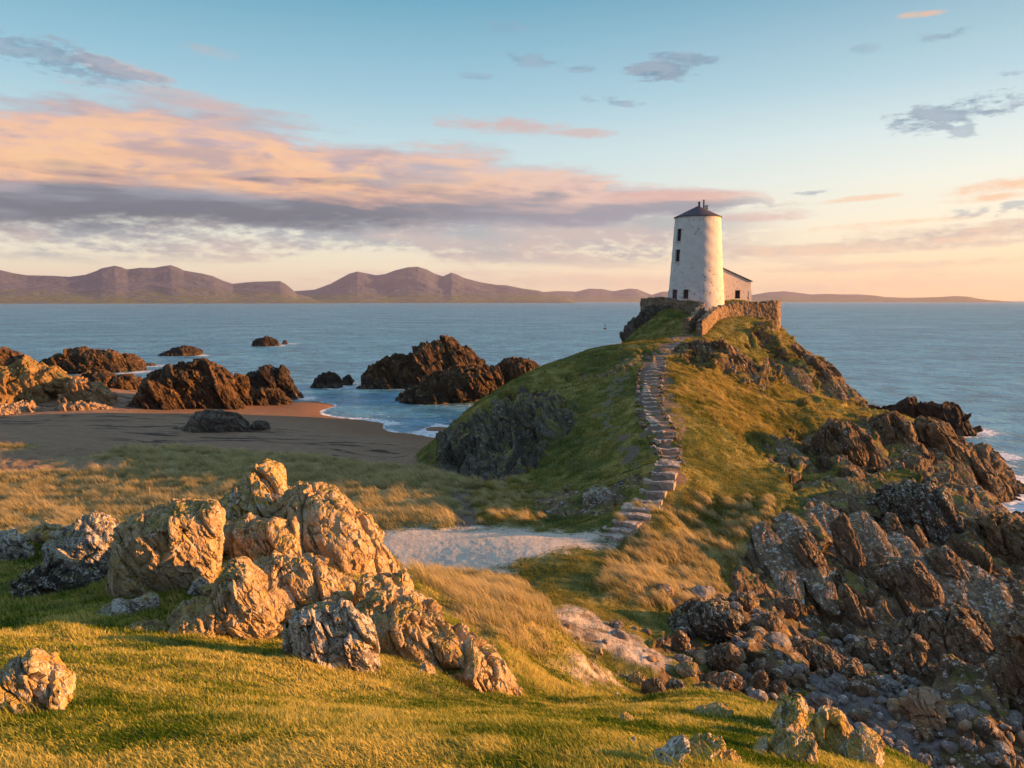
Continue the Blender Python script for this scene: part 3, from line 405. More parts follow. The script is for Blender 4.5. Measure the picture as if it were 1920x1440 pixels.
('boulder', 'pink block beside the sandy gully', 'rock', (3.03, 18.54, 4.33), 0.162, 0.16, 'pale', 36, 'boulders of the cove', [(0.21, 0.02), (0.17, 0.1), (0.06, 0.15), (-0.07, 0.14), (-0.17, 0.08), (-0.21, -0.01), (-0.16, -0.1), (-0.07, -0.15), (0.07, -0.13), (0.17, -0.07)], {}),
('boulder', 'half shaded block with a flat sunlit right face by the gully', 'rock', (3.29, 17.71, 4.46), 0.184, 0.2, 'cove', 36, 'boulders of the cove', [(0.26, 0.03), (0.2, 0.2), (0.08, 0.28), (-0.09, 0.26), (-0.22, 0.16), (-0.26, -0.02), (-0.22, -0.18), (-0.07, -0.28), (0.09, -0.26), (0.23, -0.14)], {}),
('boulder', 'black stone with white specks right of the flat faced block', 'rock', (3.97, 18.6, 4.11), 0.21, 0.18, 'darkw', 36, 'boulders of the cove', [(0.23, 0.03), (0.19, 0.14), (0.07, 0.2), (-0.07, 0.18), (-0.18, 0.11), (-0.23, -0.02), (-0.17, -0.13), (-0.06, -0.2), (0.08, -0.18), (0.2, -0.09)], {}),
('boulder', 'pale triangular stone near the top of the gully rocks', 'rock', (4.54, 19.86, 3.96), 0.225, 0.23, 'pale', 36, 'boulders of the cove', [(0.29, 0.03), (0.23, 0.12), (0.07, 0.16), (-0.1, 0.15), (-0.25, 0.07), (-0.29, -0.03), (-0.25, -0.12), (-0.1, -0.17), (0.08, -0.13), (0.24, -0.07)], {}),
('boulder', 'curved rib of rock bordering the mossy hollow', 'rock', (4.81, 21.95, 3.8), 0.216, 0.18, 'cove', 36, 'boulders of the cove', [(0.23, 0.03), (0.18, 0.21), (0.05, 0.28), (-0.09, 0.27), (-0.19, 0.16), (-0.23, -0.01), (-0.18, -0.19), (-0.07, -0.27), (0.07, -0.28), (0.17, -0.14)], {}),
('rock_slab', 'long tilted slab sloping down to the right through the cove', 'rock', (9.67, 24.07, 2.37), 0.382, 0.5, 'cove', 50, 'boulders of the cove', [(-1.17, 0.22), (-0.97, 0.45), (-0.41, 0.45), (0.14, 0.31), (0.7, 0.06), (1.13, -0.19), (0.87, -0.45), (0.33, -0.39), (-0.31, -0.2), (-0.95, -0.03)], {}),
('boulder', 'grey rounded stone under the long tilted slab', 'rock', (9.57, 24.22, 2.04), 0.376, 0.23, 'grey', 36, 'boulders of the cove', [(0.28, 0.05), (0.23, 0.18), (0.08, 0.25), (-0.1, 0.2), (-0.24, 0.1), (-0.28, -0.05), (-0.23, -0.18), (-0.08, -0.25), (0.1, -0.21), (0.25, -0.09)], {}),
('boulder', 'brown stone with a sunlit lower edge under the long slab', 'rock', (9.39, 23.12, 2.17), 0.386, 0.2, 'cove', 36, 'boulders of the cove', [(0.24, 0.05), (0.18, 0.15), (0.07, 0.19), (-0.08, 0.16), (-0.18, 0.08), (-0.25, -0.04), (-0.19, -0.13), (-0.07, -0.17), (0.07, -0.16), (0.18, -0.06)], {}),
('boulder', 'smooth stone with a bright rim left of the brown one', 'rock', (8.28, 21.99, 2.61), 0.36, 0.19, 'cove', 36, 'boulders of the cove', [(0.23, 0.04), (0.18, 0.14), (0.06, 0.19), (-0.08, 0.18), (-0.21, 0.08), (-0.24, -0.04), (-0.18, -0.14), (-0.07, -0.19), (0.08, -0.18), (0.2, -0.07)], {}),
('boulder', 'narrow standing stone left of the grey rounded one', 'rock', (8.61, 22.44, 2.54), 0.366, 0.12, 'cove', 36, 'boulders of the cove', [(0.15, 0.02), (0.13, 0.14), (0.04, 0.21), (-0.05, 0.17), (-0.13, 0.09), (-0.15, -0.03), (-0.12, -0.15), (-0.04, -0.21), (0.05, -0.17), (0.14, -0.1)], {}),
('boulder', 'orange ended stone at the cliff foot', 'rock', (11.63, 27.29, 1.76), 0.403, 0.28, 'cove', 36, 'boulders of the cove', [(0.34, 0.07), (0.27, 0.2), (0.1, 0.24), (-0.11, 0.21), (-0.26, 0.1), (-0.34, -0.05), (-0.25, -0.17), (-0.09, -0.25), (0.11, -0.19), (0.28, -0.08)], {}),
('boulder', 'squat stone at the cliff foot above the end of the long slab', 'rock', (11.91, 26.91, 1.66), 0.417, 0.21, 'grey', 36, 'boulders of the cove', [(0.25, 0.04), (0.18, 0.13), (0.07, 0.17), (-0.08, 0.15), (-0.2, 0.05), (-0.25, -0.05), (-0.19, -0.14), (-0.07, -0.18), (0.09, -0.14), (0.21, -0.07)], {}),
('boulder', 'big tan angular boulder with a sunlit face in the lower right of the cove', 'rock', (11.67, 21.48, 1.93), 0.498, 0.52, 'tan', 56, 'boulders of the cove', [(-0.61, -0.42), (-0.55, 0.23), (-0.35, 0.52), (0.01, 0.57), (0.42, 0.32), (0.62, -0.1), (0.46, -0.46), (-0.13, -0.65), (-0.51, -0.69)], {}),
('boulder', 'grey block right of the big tan boulder, lower of two', 'rock', (12.79, 21.46, 1.73), 0.538, 0.38, 'grey', 44, 'boulders of the cove', [(0.43, 0.1), (0.32, 0.29), (0.09, 0.4), (-0.17, 0.32), (-0.4, 0.1), (-0.43, -0.14), (-0.38, -0.38), (-0.15, -0.42), (0.14, -0.34), (0.36, -0.15)], {}),
('boulder', 'grey rounded boulder above the grey block', 'rock', (13.52, 22.85, 1.66), 0.534, 0.4, 'grey', 40, 'boulders of the cove', [(0.45, 0.12), (0.37, 0.29), (0.15, 0.35), (-0.13, 0.26), (-0.36, 0.1), (-0.46, -0.12), (-0.32, -0.28), (-0.11, -0.33), (0.17, -0.27), (0.39, -0.08)], {}),
('boulder', 'dark stone below the big tan boulder', 'rock', (11.36, 20.85, 1.54), 0.499, 0.24, 'cove', 36, 'boulders of the cove', [(0.28, 0.07), (0.21, 0.18), (0.06, 0.22), (-0.11, 0.18), (-0.25, 0.06), (-0.28, -0.08), (-0.23, -0.19), (-0.09, -0.23), (0.09, -0.18), (0.21, -0.08)], {}),
('boulder', 'brown grey stone at the bottom of the cove right of the dark one', 'rock', (12.05, 20.56, 1.52), 0.53, 0.18, 'cove', 36, 'boulders of the cove', [(0.21, 0.05), (0.15, 0.15), (0.05, 0.2), (-0.08, 0.17), (-0.19, 0.05), (-0.21, -0.07), (-0.17, -0.18), (-0.07, -0.21), (0.07, -0.17), (0.16, -0.08)], {}),
('boulder', 'flat topped stone at the right, below the ribbed edge crag', 'rock', (13.57, 21.31, 1.57), 0.567, 0.28, 'cove', 36, 'boulders of the cove', [(0.31, 0.09), (0.25, 0.23), (0.09, 0.26), (-0.1, 0.19), (-0.27, 0.06), (-0.32, -0.1), (-0.25, -0.22), (-0.08, -0.24), (0.11, -0.2), (0.27, -0.06)], {}),
('boulder', 'rounded dark stone near the bottom right corner', 'rock', (12.5, 20.33, 1.5), 0.552, 0.22, 'grey', 36, 'boulders of the cove', [(0.24, 0.07), (0.19, 0.17), (0.07, 0.2), (-0.08, 0.17), (-0.2, 0.05), (-0.25, -0.08), (-0.19, -0.18), (-0.06, -0.21), (0.08, -0.16), (0.21, -0.05)], {}),
('boulder', 'round backed boulder at the turf lip, left one of a sunlit pair', 'rock', (5.62, 18.99, 3.47), 0.288, 0.26, 'cove', 36, 'boulders of the cove', [(0.33, 0.05), (0.28, 0.17), (0.1, 0.24), (-0.11, 0.21), (-0.28, 0.08), (-0.34, -0.05), (-0.29, -0.18), (-0.1, -0.24), (0.11, -0.18), (0.26, -0.09)], {}),
('boulder', 'smooth hump of rock at the turf lip, right one of a sunlit pair', 'rock', (6.53, 20.21, 2.99), 0.312, 0.22, 'grey', 36, 'boulders of the cove', [(0.27, 0.04), (0.21, 0.15), (0.06, 0.21), (-0.1, 0.18), (-0.24, 0.08), (-0.28, -0.05), (-0.24, -0.17), (-0.1, -0.22), (0.08, -0.17), (0.22, -0.08)], {}),
('boulder', 'broken dark rock bed left of the sunlit pair', 'rock', (4.78, 18.76, 3.85), 0.25, 0.33, 'darkw', 36, 'boulders of the cove', [(0.43, 0.06), (0.33, 0.19), (0.1, 0.25), (-0.16, 0.2), (-0.36, 0.1), (-0.43, -0.05), (-0.37, -0.19), (-0.15, -0.26), (0.11, -0.22), (0.31, -0.09)], {}),
('rock_outcrop', 'big whaleback hump with a sunlit crest in the cove', 'rock', (15.19, 27.2, 1.09), 0.509, 1.5, 'cove', 90, 'boulders of the cove', [(-2.05, -0.74), (-1.64, 0.16), (-1.06, 0.89), (-0.37, 1.32), (0.58, 1.67), (1.17, 1.44), (1.68, 0.78), (1.95, -0.12), (1.68, -0.96), (0.73, -1.39), (-0.27, -1.44), (-1.15, -1.05)], {}),
('rock_fin', 'jagged grey and orange crag in front of the whaleback hump', 'rock', (12.91, 24.6, 1.58), 0.483, 0.6, 'cove', 60, 'boulders of the cove', [(-0.83, -0.65), (-0.66, 0.21), (-0.47, 0.74), (-0.02, 1.07), (0.33, 0.88), (0.48, 0.2), (0.86, -0.52), (0.65, -0.92), (-0.26, -1.06)], {}),
('rock_fin', 'low jagged rock left of the orange tipped crag', 'rock', (11.86, 25.6, 1.44), 0.434, 0.6, 'cove', 50, 'boulders of the cove', [(-0.88, -0.05), (-0.56, 0.44), (-0.05, 0.8), (0.57, 0.6), (0.86, -0.17), (0.31, -0.75), (-0.43, -0.72)], {}),
('rock_outcrop', 'tall ribbed crag cut by the right edge of the photo', 'rock', (15.66, 22.6, 1.97), 0.606, 1.2, 'cove', 90, 'boulders of the cove', [(-1.48, -1.21), (-1.23, 0.24), (-0.98, 1.24), (-0.68, 1.98), (-0.0, 2.87), (1.03, 2.62), (1.56, -1.89), (-1.15, -3.37)], {}),
('rock_fin', 'dark wet slab under the whaleback hump', 'rock', (14.8, 24.2, 1.42), 0.549, 0.4, 'dark', 40, 'boulders of the cove', [(-0.61, -0.34), (-0.5, 0.32), (0.08, 0.55), (0.6, 0.33), (0.56, -0.21), (-0.15, -0.58)], {}),
('crag', 'broad dark slab flecked with white lichen on the headland brow', 'rock', (18.65, 36.6, 3.43), 0.471, 1.3, 'darkw', 80, 'crags of the right headland', [(-2.12, 0.33), (-1.49, 0.92), (-0.15, 1.5), (0.84, 1.69), (1.46, 1.0), (2.02, -0.19), (2.06, -1.06), (1.1, -1.45), (-0.02, -1.35), (-1.18, -1.0), (-1.86, -0.43)], {}),
('crag', 'upright lichened blade of rock below the broad dark slab', 'rock', (16.83, 34.4, 3.19), 0.455, 0.5, 'cove', 44, 'crags of the right headland', [(-0.4, -0.72), (-0.38, 0.38), (-0.25, 0.88), (0.17, 0.9), (0.42, 0.12), (0.41, -0.66), (0.04, -0.91)], {}),
('crag', 'small pointed block beside the upright blade', 'rock', (17.76, 34.0, 3.09), 0.481, 0.4, 'cove', 36, 'crags of the right headland', [(-0.44, -0.51), (-0.37, 0.23), (-0.07, 0.63), (0.26, 0.24), (0.47, -0.33), (0.03, -0.63)], {}),
('crag', 'long sunlit rib running down the shaded cliff, left one', 'rock', (11.74, 30.5, 3.17), 0.367, 0.5, 'cove', 56, 'crags of the right headland', [(-0.8, 1.16), (-0.31, 1.53), (0.1, 0.93), (0.58, 0.12), (0.77, -0.71), (0.72, -1.48), (0.38, -1.31), (-0.05, -0.28), (-0.57, 0.42)], {}),
('crag', 'long sunlit rib from the grassy brow down the shaded cliff, middle one', 'rock', (13.52, 30.8, 3.07), 0.414, 0.5, 'cove', 60, 'crags of the right headland', [(-0.88, 1.48), (-0.4, 1.97), (0.02, 1.25), (0.34, 0.43), (0.71, -0.39), (0.86, -1.24), (0.73, -1.92), (0.31, -1.22), (-0.12, -0.07), (-0.65, 0.74)], {}),
('crag', 'pointed sunlit flake at the very foot of the shaded cliff', 'rock', (12.46, 28.2, 2.36), 0.416, 0.35, 'cove', 44, 'crags of the right headland', [(-0.48, 0.57), (-0.25, 0.8), (0.04, 0.44), (0.38, -0.11), (0.47, -0.5), (0.23, -0.8), (-0.11, -0.29)], {}),
('crag', 'wide sunlit plate of rock on the right of the shaded cliff', 'rock', (15.35, 30.0, 2.57), 0.473, 0.8, 'cove', 64, 'crags of the right headland', [(-1.15, 0.32), (-0.23, 0.85), (0.42, 0.78), (0.95, 0.13), (1.13, -0.58), (0.59, -0.79), (0.02, -0.46), (-0.65, -0.25)], {}),
('crag', 'steep rib with a bright edge between the wide plate and the whaleback hump', 'rock', (17.87, 31.2, 2.49), 0.52, 0.7, 'cove', 56, 'crags of the right headland', [(-0.97, 0.67), (-0.41, 1.1), (0.18, 0.53), (0.78, -0.25), (0.96, -0.98), (0.26, -1.12), (-0.44, -0.25)], {}),
('crag', 'domed brown crag on the outer headland, second hump from the sea', 'rock', (26.24, 55.0, 3.18), 0.445, 2.2, 'brown', 80, 'crags of the right headland', [(-2.48, -0.53), (-1.85, 1.06), (-0.85, 2.04), (0.31, 2.41), (1.17, 1.83), (2.09, -0.15), (2.5, -1.98), (1.03, -2.31), (-1.03, -1.94)], {}),
('crag', 'outer brown crag falling to the surf at the headland tip', 'rock', (31.31, 55.5, 2.0), 0.514, 2.2, 'brown', 90, 'crags of the right headland', [(-3.34, -0.74), (-3.11, 1.84), (-2.29, 2.88), (-1.11, 2.97), (0.27, 1.75), (1.79, 0.56), (2.99, -1.01), (3.3, -2.1), (2.13, -2.81), (0.17, -2.68), (-1.87, -2.35)], {}),
('crag', 'brown ribbed hump between the gully and the grassy slope', 'rock', (19.77, 47.5, 4.39), 0.394, 1.6, 'brown', 70, 'crags of the right headland', [(-2.16, -1.24), (-1.61, 0.46), (-0.59, 1.68), (0.74, 1.92), (1.67, 0.69), (2.17, -0.89), (1.48, -1.76), (-0.3, -1.92)], {}),
('crag', 'rough sunlit rock rise at the right edge below the surf', 'rock', (22.87, 35.5, 1.92), 0.572, 1.8, 'brown', 80, 'crags of the right headland', [(-2.21, -0.91), (-1.74, 0.72), (-0.83, 1.75), (0.2, 2.03), (1.84, 1.3), (2.19, -1.32), (0.62, -1.89), (-1.06, -1.86)], {}),
('crag', 'jagged brown outcrop just below the lighthouse terrace wall', 'rock', (16.87, 64.0, 7.85), 0.258, 1.6, 'brown', 80, 'crags of the right headland', [(-3.82, 0.61), (-3.29, 2.02), (-1.4, 2.39), (0.69, 1.99), (2.37, 0.82), (3.63, -0.73), (3.76, -2.22), (2.87, -2.34), (0.78, -1.23), (-1.33, -0.42)], {}),
('crag', 'steep brown cliff edge dropping from the lighthouse slope to the sea', 'rock', (28.51, 71.0, 5.83), 0.382, 2.0, 'brown', 80, 'crags of the right headland', [(-3.49, 1.57), (-3.1, 3.52), (-1.73, 3.07), (0.12, 1.44), (1.95, -0.4), (3.42, -2.23), (3.17, -3.44), (1.19, -3.32), (-1.12, -1.26)], {}),
('crag', 'dark rock face under the left end of the terrace wall', 'rock', (13.91, 79.0, 11.24), 0.174, 2.0, 'dark', 60, 'crags of the right headland', [(-2.67, -1.55), (-2.01, 0.1), (-0.63, 1.73), (1.35, 1.42), (2.64, 0.9), (2.32, -0.93), (-0.15, -1.74)], {}),
('crag', 'blue grey ribbed rocks in the grass left of the lower steps', 'rock', (3.98, 36.0, 4.24), 0.11, 0.4, 'white', 44, None, [(-0.7, -0.35), (-0.63, 0.41), (-0.24, 0.75), (0.32, 0.69), (0.69, 0.2), (0.46, -0.64), (-0.15, -0.76)], {}),
('crag', 'low dark rock ridge behind the blue grey ribbed rocks', 'rock', (5.55, 37.2, 4.72), 0.148, 0.4, 'darkw', 36, None, [(-1.09, -0.39), (-0.47, 0.2), (0.53, 0.5), (1.08, 0.33), (0.42, -0.15), (-0.46, -0.5)], {}),
('sea_rock', 'small low rock in the open sea, left of the two rocks farthest out', 'rock', (-82.45, 197.66, 0.96), -0.395, 3, 'sea', 40, 'rocks standing in the sea', [(-5.14, -1.06), (-3.17, -0.05), (-0.94, 0.95), (0.92, 1.44), (3.36, 0.72), (5.19, -0.13), (4.41, -1.04), (-0.43, -1.45)], {}),
('sea_rock', 'small dark rock farthest out in the bay', 'rock', (-73.85, 239.44, 1.04), -0.299, 3, 'sea', 40, 'rocks standing in the sea', [(-4.09, -1.53), (-3.58, 0.37), (-1.41, 1.3), (0.89, 1.59), (3.18, 0.76), (4.04, -1.35)], {}),
('sea_rock', 'tiny rock just right of the farthest small rock', 'rock', (-71.26, 250.04, 0.49), -0.278, 0.6, 'sea', 16, 'rocks standing in the sea', [(-0.9, -0.66), (-0.54, 0.68), (0.42, 0.66), (0.87, -0.68)], {}),
('sea_rock', 'flat wave washed rock far left in the bay behind the sunlit shore', 'rock', (-81.17, 151.38, 1.76), -0.492, 4, 'seab', 70, 'rocks standing in the sea', [(-9.32, -0.65), (-5.8, 1.21), (-0.91, 2.47), (3.58, 1.93), (5.86, 1.34), (8.17, 0.54), (9.8, -1.09), (7.1, -2.35), (-1.15, -2.4), (-7.24, -1.73)], {}),
('sea_rock', 'dark brown rock at the left edge of the bay', 'rock', (-96.87, 148.1, 2.06), -0.579, 4, 'seab', 50, 'rocks standing in the sea', [(-6.27, -1.25), (-2.06, 1.52), (1.74, 2.58), (4.22, 1.29), (6.13, -0.31), (6.36, -2.36), (1.02, -2.7)], {}),
('sea_rock', 'tiny rock at the right tip of the flat wave washed rock', 'rock', (-75.52, 165.83, 0.25), -0.427, 0.8, 'sea', 16, 'rocks standing in the sea', [(-1.43, -0.23), (-0.69, 0.41), (0.82, 0.14), (1.41, -0.44)], {}),
('sea_rock', 'large black and orange rock massif on the beach edge, biggest on the shore', 'rock', (-38.51, 94.61, 3.0), -0.387, 3.4, 'seab', 90, 'rocks standing in the sea', [(-5.54, -2.32), (-5.28, -0.12), (-4.06, 1.71), (-1.41, 2.95), (1.25, 3.06), (3.63, 2.54), (4.99, 1.2), (5.65, -0.93), (5.47, -2.76), (2.52, -3.13), (-1.65, -3.03)], {}),
('sea_rock', 'narrow buttress right of the big shore massif', 'rock', (-34.01, 98.23, 2.16), -0.333, 1.6, 'seab', 50, 'rocks standing in the sea', [(-1.42, -2.21), (-0.98, 1.43), (-0.2, 2.27), (1.16, 1.96), (1.29, -1.99), (0.14, -2.28)], {}),
('sea_rock', 'dark pointed rock where the beach meets the surf', 'rock', (-33.44, 109.13, 2.12), -0.297, 3, 'sea', 60, 'rocks standing in the sea', [(-4.03, -1.74), (-3.79, 1.18), (-1.7, 1.63), (0.28, 2.39), (1.69, 2.13), (2.84, 0.03), (4.0, -2.03), (0.99, -2.44)], {}),
('sea_rock', 'low pale footed rock in front of the dark pointed rock', 'rock', (-30.76, 100.19, 1.26), -0.298, 1.5, 'seab', 50, 'rocks standing in the sea', [(-2.93, -1.25), (-2.67, 0.84), (-0.28, 1.37), (1.64, 0.62), (2.92, -0.52), (-0.04, -1.23)], {}),
('sea_rock', 'dark hump with a small companion knob off the beach', 'rock', (-29.16, 124.49, 0.99), -0.23, 2, 'sea', 44, 'rocks standing in the sea', [(-2.47, -1.12), (-1.62, 0.37), (0.28, 1.42), (1.74, 0.8), (2.46, -0.14), (2.1, -1.23), (-0.2, -1.43)], {}),
('sea_rock', 'little knob touching the dark hump off the beach', 'rock', (-26.61, 127.94, 0.6), -0.205, 1, 'sea', 24, 'rocks standing in the sea', [(-1.11, -0.8), (-0.66, 0.58), (0.36, 0.9), (1.1, 0.02), (0.57, -0.92)], {}),
('sea_rock', 'great dark rock in the bay, the tallest sea rock', 'rock', (-14.18, 125.99, 2.96), -0.112, 5, 'seab', 100, 'rocks standing in the sea', [(-9.62, -3.54), (-9.07, -0.84), (-6.89, 0.82), (-3.12, 1.64), (-0.18, 2.88), (3.03, 4.13), (5.06, 4.12), (7.6, 2.83), (9.72, 0.85), (9.11, -1.46), (4.84, -2.35), (0.61, -2.3), (-2.77, -3.29), (-6.55, -4.09)], {}),
('sea_rock', 'jagged orange brown rock nearer the beach than the tallest sea rock', 'rock', (-8.38, 107.2, 2.0), -0.078, 4, 'seab', 90, 'rocks standing in the sea', [(-6.9, -1.82), (-5.68, -1.11), (-3.51, 0.68), (-1.71, 2.11), (0.81, 2.46), (3.69, 2.44), (6.22, 2.57), (6.95, 0.23), (4.76, -1.94), (-0.31, -2.62), (-4.27, -2.58)], {}),
('sea_rock', 'spiky rock end touching the grassy headland', 'rock', (0.58, 114.48, 2.3), 0.005, 3, 'seab', 70, 'rocks standing in the sea', [(-4.05, -1.94), (-3.27, 1.54), (-1.73, 2.7), (0.57, 2.7), (3.11, 1.7), (4.04, 0.0), (1.35, -1.94), (-2.12, -2.72)], {}),
('sea_rock', 'dark weathered rock beyond the right headland', 'rock', (42.49, 82.21, 1.32), 0.477, 3, 'sea', 80, 'rocks standing in the sea', [(-5.25, -1.28), (-4.82, 0.94), (-2.27, 1.38), (-0.55, 2.1), (1.68, 1.72), (3.24, 1.43), (4.4, -0.03), (5.08, -1.3), (3.31, -1.88), (-1.11, -1.83)], {}),
('shore_rock', 'broad grass topped shore rock at the left edge above the beach', 'rock', (-59.42, 93.0, 2.64), -0.569, 5, 'shoreg', 90, 'sunlit rocks of the left shore', [(-6.9, -2.42), (-5.63, 2.36), (-2.04, 3.24), (1.65, 3.2), (4.91, 2.8), (7.01, 1.72), (7.29, -0.59), (5.76, -2.59), (1.28, -3.4)], {}),
('shore_rock', 'cracked sunlit shore rock right of the grass topped one', 'rock', (-49.46, 92.0, 2.51), -0.493, 3, 'shore', 70, 'sunlit rocks of the left shore', [(-2.84, -1.69), (-2.25, 1.48), (-0.62, 1.9), (1.55, 1.17), (2.74, 0.29), (2.78, -1.17), (0.85, -1.81)], {}),
('shore_rock', 'smooth pale shore rock resting on the beach at the left edge', 'rock', (-54.92, 86.5, 1.04), -0.566, 2.2, 'tan', 60, 'sunlit rocks of the left shore', [(-3.98, -0.96), (-1.47, 0.87), (1.26, 1.21), (3.42, 0.52), (4.09, -0.44), (0.9, -0.9)], {}),
('shore_rock', 'string of low pale rocks at the foot of the cracked shore rock', 'rock', (-48.41, 88.5, 1.42), -0.501, 1.6, 'tan', 50, 'sunlit rocks of the left shore', [(-3.41, -0.43), (-2.07, 0.67), (0.01, 0.66), (2.39, 0.45), (3.5, -0.17), (-0.05, -0.54)], {}),
('shore_rock', 'shaded low rocks behind the cracked shore rock', 'rock', (-52.75, 103.0, 2.14), -0.473, 3, 'seab', 60, 'sunlit rocks of the left shore', [(-4.3, -0.92), (-2.98, 1.56), (-0.22, 1.86), (2.57, 1.39), (4.45, 0.67), (3.97, -1.37), (0.84, -1.9)], {}),
('shore_rock', 'small ribbed rock against the left side of the big shore massif', 'rock', (-42.3, 92.0, 1.6), -0.431, 1.5, 'seab', 44, 'sunlit rocks of the left shore', [(-2.33, -0.71), (-1.48, 0.79), (-0.18, 1.17), (1.31, 0.02), (2.3, -0.98), (0.01, -1.16)], {}),
('shore_rock', 'grey brown mound of rock alone in the middle of the beach', 'rock', (-27.24, 72.5, 2.29), -0.359, 1.8, 'beachr', 64, 'sunlit rocks of the left shore', [(-2.76, -0.76), (-2.26, 0.54), (-1.09, 1.32), (0.28, 1.3), (1.64, 0.58), (2.78, -0.48), (1.59, -1.11), (-0.51, -1.29)], {}),
('shore_rock', 'small blue grey rock right of the mound on the beach', 'rock', (-23.89, 74.5, 1.8), -0.31, 0.7, 'beachr', 24, 'sunlit rocks of the left shore', [(-1.04, -0.2), (-0.3, 0.47), (0.66, 0.33), (1.03, -0.31), (-0.09, -0.45)], {}),
('shore_rock', 'low flat rock left of the mound on the beach', 'rock', (-30.39, 72.5, 1.52), -0.397, 0.8, 'beachr', 30, 'sunlit rocks of the left shore', [(-1.51, -0.05), (-0.5, 0.48), (0.49, 0.27), (1.52, -0.4), (-0.09, -0.44)], {}),
('rock_outcrop', 'sunlit buttress of rock under the left flank of the lichened peak', 'rock', (-5.61, 15.3, 8.62), -0.352, 0.7, 'pale', 50, 'rocks of the foreground outcrop', [(-0.36, -0.45), (-0.28, 0.14), (-0.1, 0.5), (0.2, 0.57), (0.36, 0.29), (0.3, -0.25), (0.11, -0.61)], {}),
('boulder', 'small whitish stone in the shaded hollow right of the perched boulder', 'rock', (-4.83, 11.9, 9.13), -0.385, 0.16, 'white', 20, 'rocks of the foreground outcrop', [(-0.14, -0.08), (-0.08, 0.08), (0.04, 0.15), (0.14, 0.05), (0.12, -0.1), (-0.02, -0.15)], {}),
('rock_outcrop', 'rough orange rock step between the leaning slab and the long low outcrop', 'rock', (-2.27, 12.6, 8.54), -0.178, 0.6, 'pale', 54, 'rocks of the foreground outcrop', [(-0.52, -0.19), (-0.42, 0.25), (-0.08, 0.41), (0.31, 0.3), (0.52, -0.04), (0.34, -0.3), (-0.09, -0.4)], {}),
('rock_outcrop', 'ragged top edge of rock along the crest right of the lichened peak', 'rock', (-3.32, 16.0, 8.96), -0.205, 0.7, 'yellow', 54, 'rocks of the foreground outcrop', [(-0.62, -0.08), (-0.45, 0.36), (-0.07, 0.45), (0.35, 0.15), (0.62, -0.26), (0.45, -0.48), (-0.09, -0.39)], {}),
('rock_ledge', 'low rock step breaking the turf left of the triangular slab', 'rock', (-4.87, 10.2, 9.11), -0.446, 0.25, 'pale', 34, 'rocks of the foreground outcrop', [(-0.31, -0.01), (-0.15, 0.13), (0.11, 0.13), (0.29, 0.0), (0.31, -0.17), (0.04, -0.16)], {}),
('rock_ledge', 'low lichened ledge between the two rocks at the turf brink and the bottom edge', 'rock', (1.78, 4.77, 10.68), 0.357, 0.22, 'yellow', 44, None, [(-0.15, -0.1), (-0.11, 0.01), (0.0, 0.1), (0.12, 0.08), (0.15, 0.01), (0.04, -0.09)], {'amp': 0.8}),
('rock_ledge', 'low broken rock spilling down the brink right of the tallest lichened rock', 'rock', (2.55, 5.43, 10.27), 0.439, 0.22, 'yellow', 44, None, [(-0.12, -0.1), (-0.11, 0.07), (-0.03, 0.12), (0.08, 0.06), (0.13, -0.04), (0.01, -0.12)], {'amp': 0.8}),
('rock', 'small lichened stone at the bottom edge under the brink rocks', 'rock', (1.1, 3.83, 11.17), 0.28, 0.12, 'yellow', 24, None, [(-0.06, -0.04), (-0.04, 0.02), (0.01, 0.04), (0.06, 0.02), (0.04, -0.03)], {'amp': 0.8}),
('crag', 'long slanting rock slab in the layered cliff above the cove', 'rock', (10.47, 30.45, 3.18), 0.331, 0.55, 'cove', 54, 'slanting slabs of the cliff above the cove', [(-1.07, 0.81), (-0.59, 1.01), (0.0, 0.76), (0.58, 0.17), (0.89, -0.41), (0.95, -0.82), (0.62, -0.88), (0.08, -0.6), (-0.5, -0.13), (-0.93, 0.46)], {'lean': 2.2, 'sink': 0.0, 'amp': 0.5}),
('crag', 'long slanting rock slab in the layered cliff above the cove', 'rock', (11.62, 30.54, 3.21), 0.364, 0.55, 'cove', 54, 'slanting slabs of the cliff above the cove', [(-1.34, 1.02), (-0.81, 1.25), (-0.1, 0.92), (0.56, 0.16), (1.04, -0.51), (1.16, -1.0), (0.81, -1.06), (0.21, -0.71), (-0.44, -0.1), (-1.15, 0.58)], {'lean': 2.2, 'sink': 0.0, 'amp': 0.5}),
('crag', 'long slanting rock slab in the layered cliff above the cove', 'rock', (13.45, 32.06, 3.32), 0.397, 0.55, 'cove', 54, 'slanting slabs of the cliff above the cove', [(-1.18, 0.94), (-0.66, 1.16), (0.03, 0.89), (0.54, 0.16), (0.99, -0.46), (1.04, -0.94), (0.71, -1.0), (0.06, -0.71), (-0.41, -0.1), (-0.94, 0.56)], {'lean': 2.2, 'sink': 0.0, 'amp': 0.5}),
('crag', 'long slanting rock slab in the layered cliff above the cove', 'rock', (15.15, 32.15, 2.95), 0.44, 0.55, 'cove', 54, 'slanting slabs of the cliff above the cove', [(-1.43, 0.84), (-0.8, 1.19), (-0.14, 0.9), (0.73, 0.3), (1.13, -0.4), (1.26, -0.89), (0.86, -1.01), (0.12, -0.78), (-0.53, -0.21), (-1.22, 0.41)], {'lean': 2.2, 'sink': 0.0, 'amp': 0.5}),
('crag', 'long slanting rock slab in the layered cliff above the cove', 'rock', (16.23, 31.18, 2.53), 0.48, 0.55, 'cove', 54, 'slanting slabs of the cliff above the cove', [(-1.43, 0.65), (-0.89, 1.01), (-0.18, 0.85), (0.57, 0.28), (1.09, -0.29), (1.28, -0.73), (0.91, -0.88), (0.22, -0.69), (-0.39, -0.18), (-1.17, 0.29)], {'lean': 2.2, 'sink': 0.0, 'amp': 0.5}),
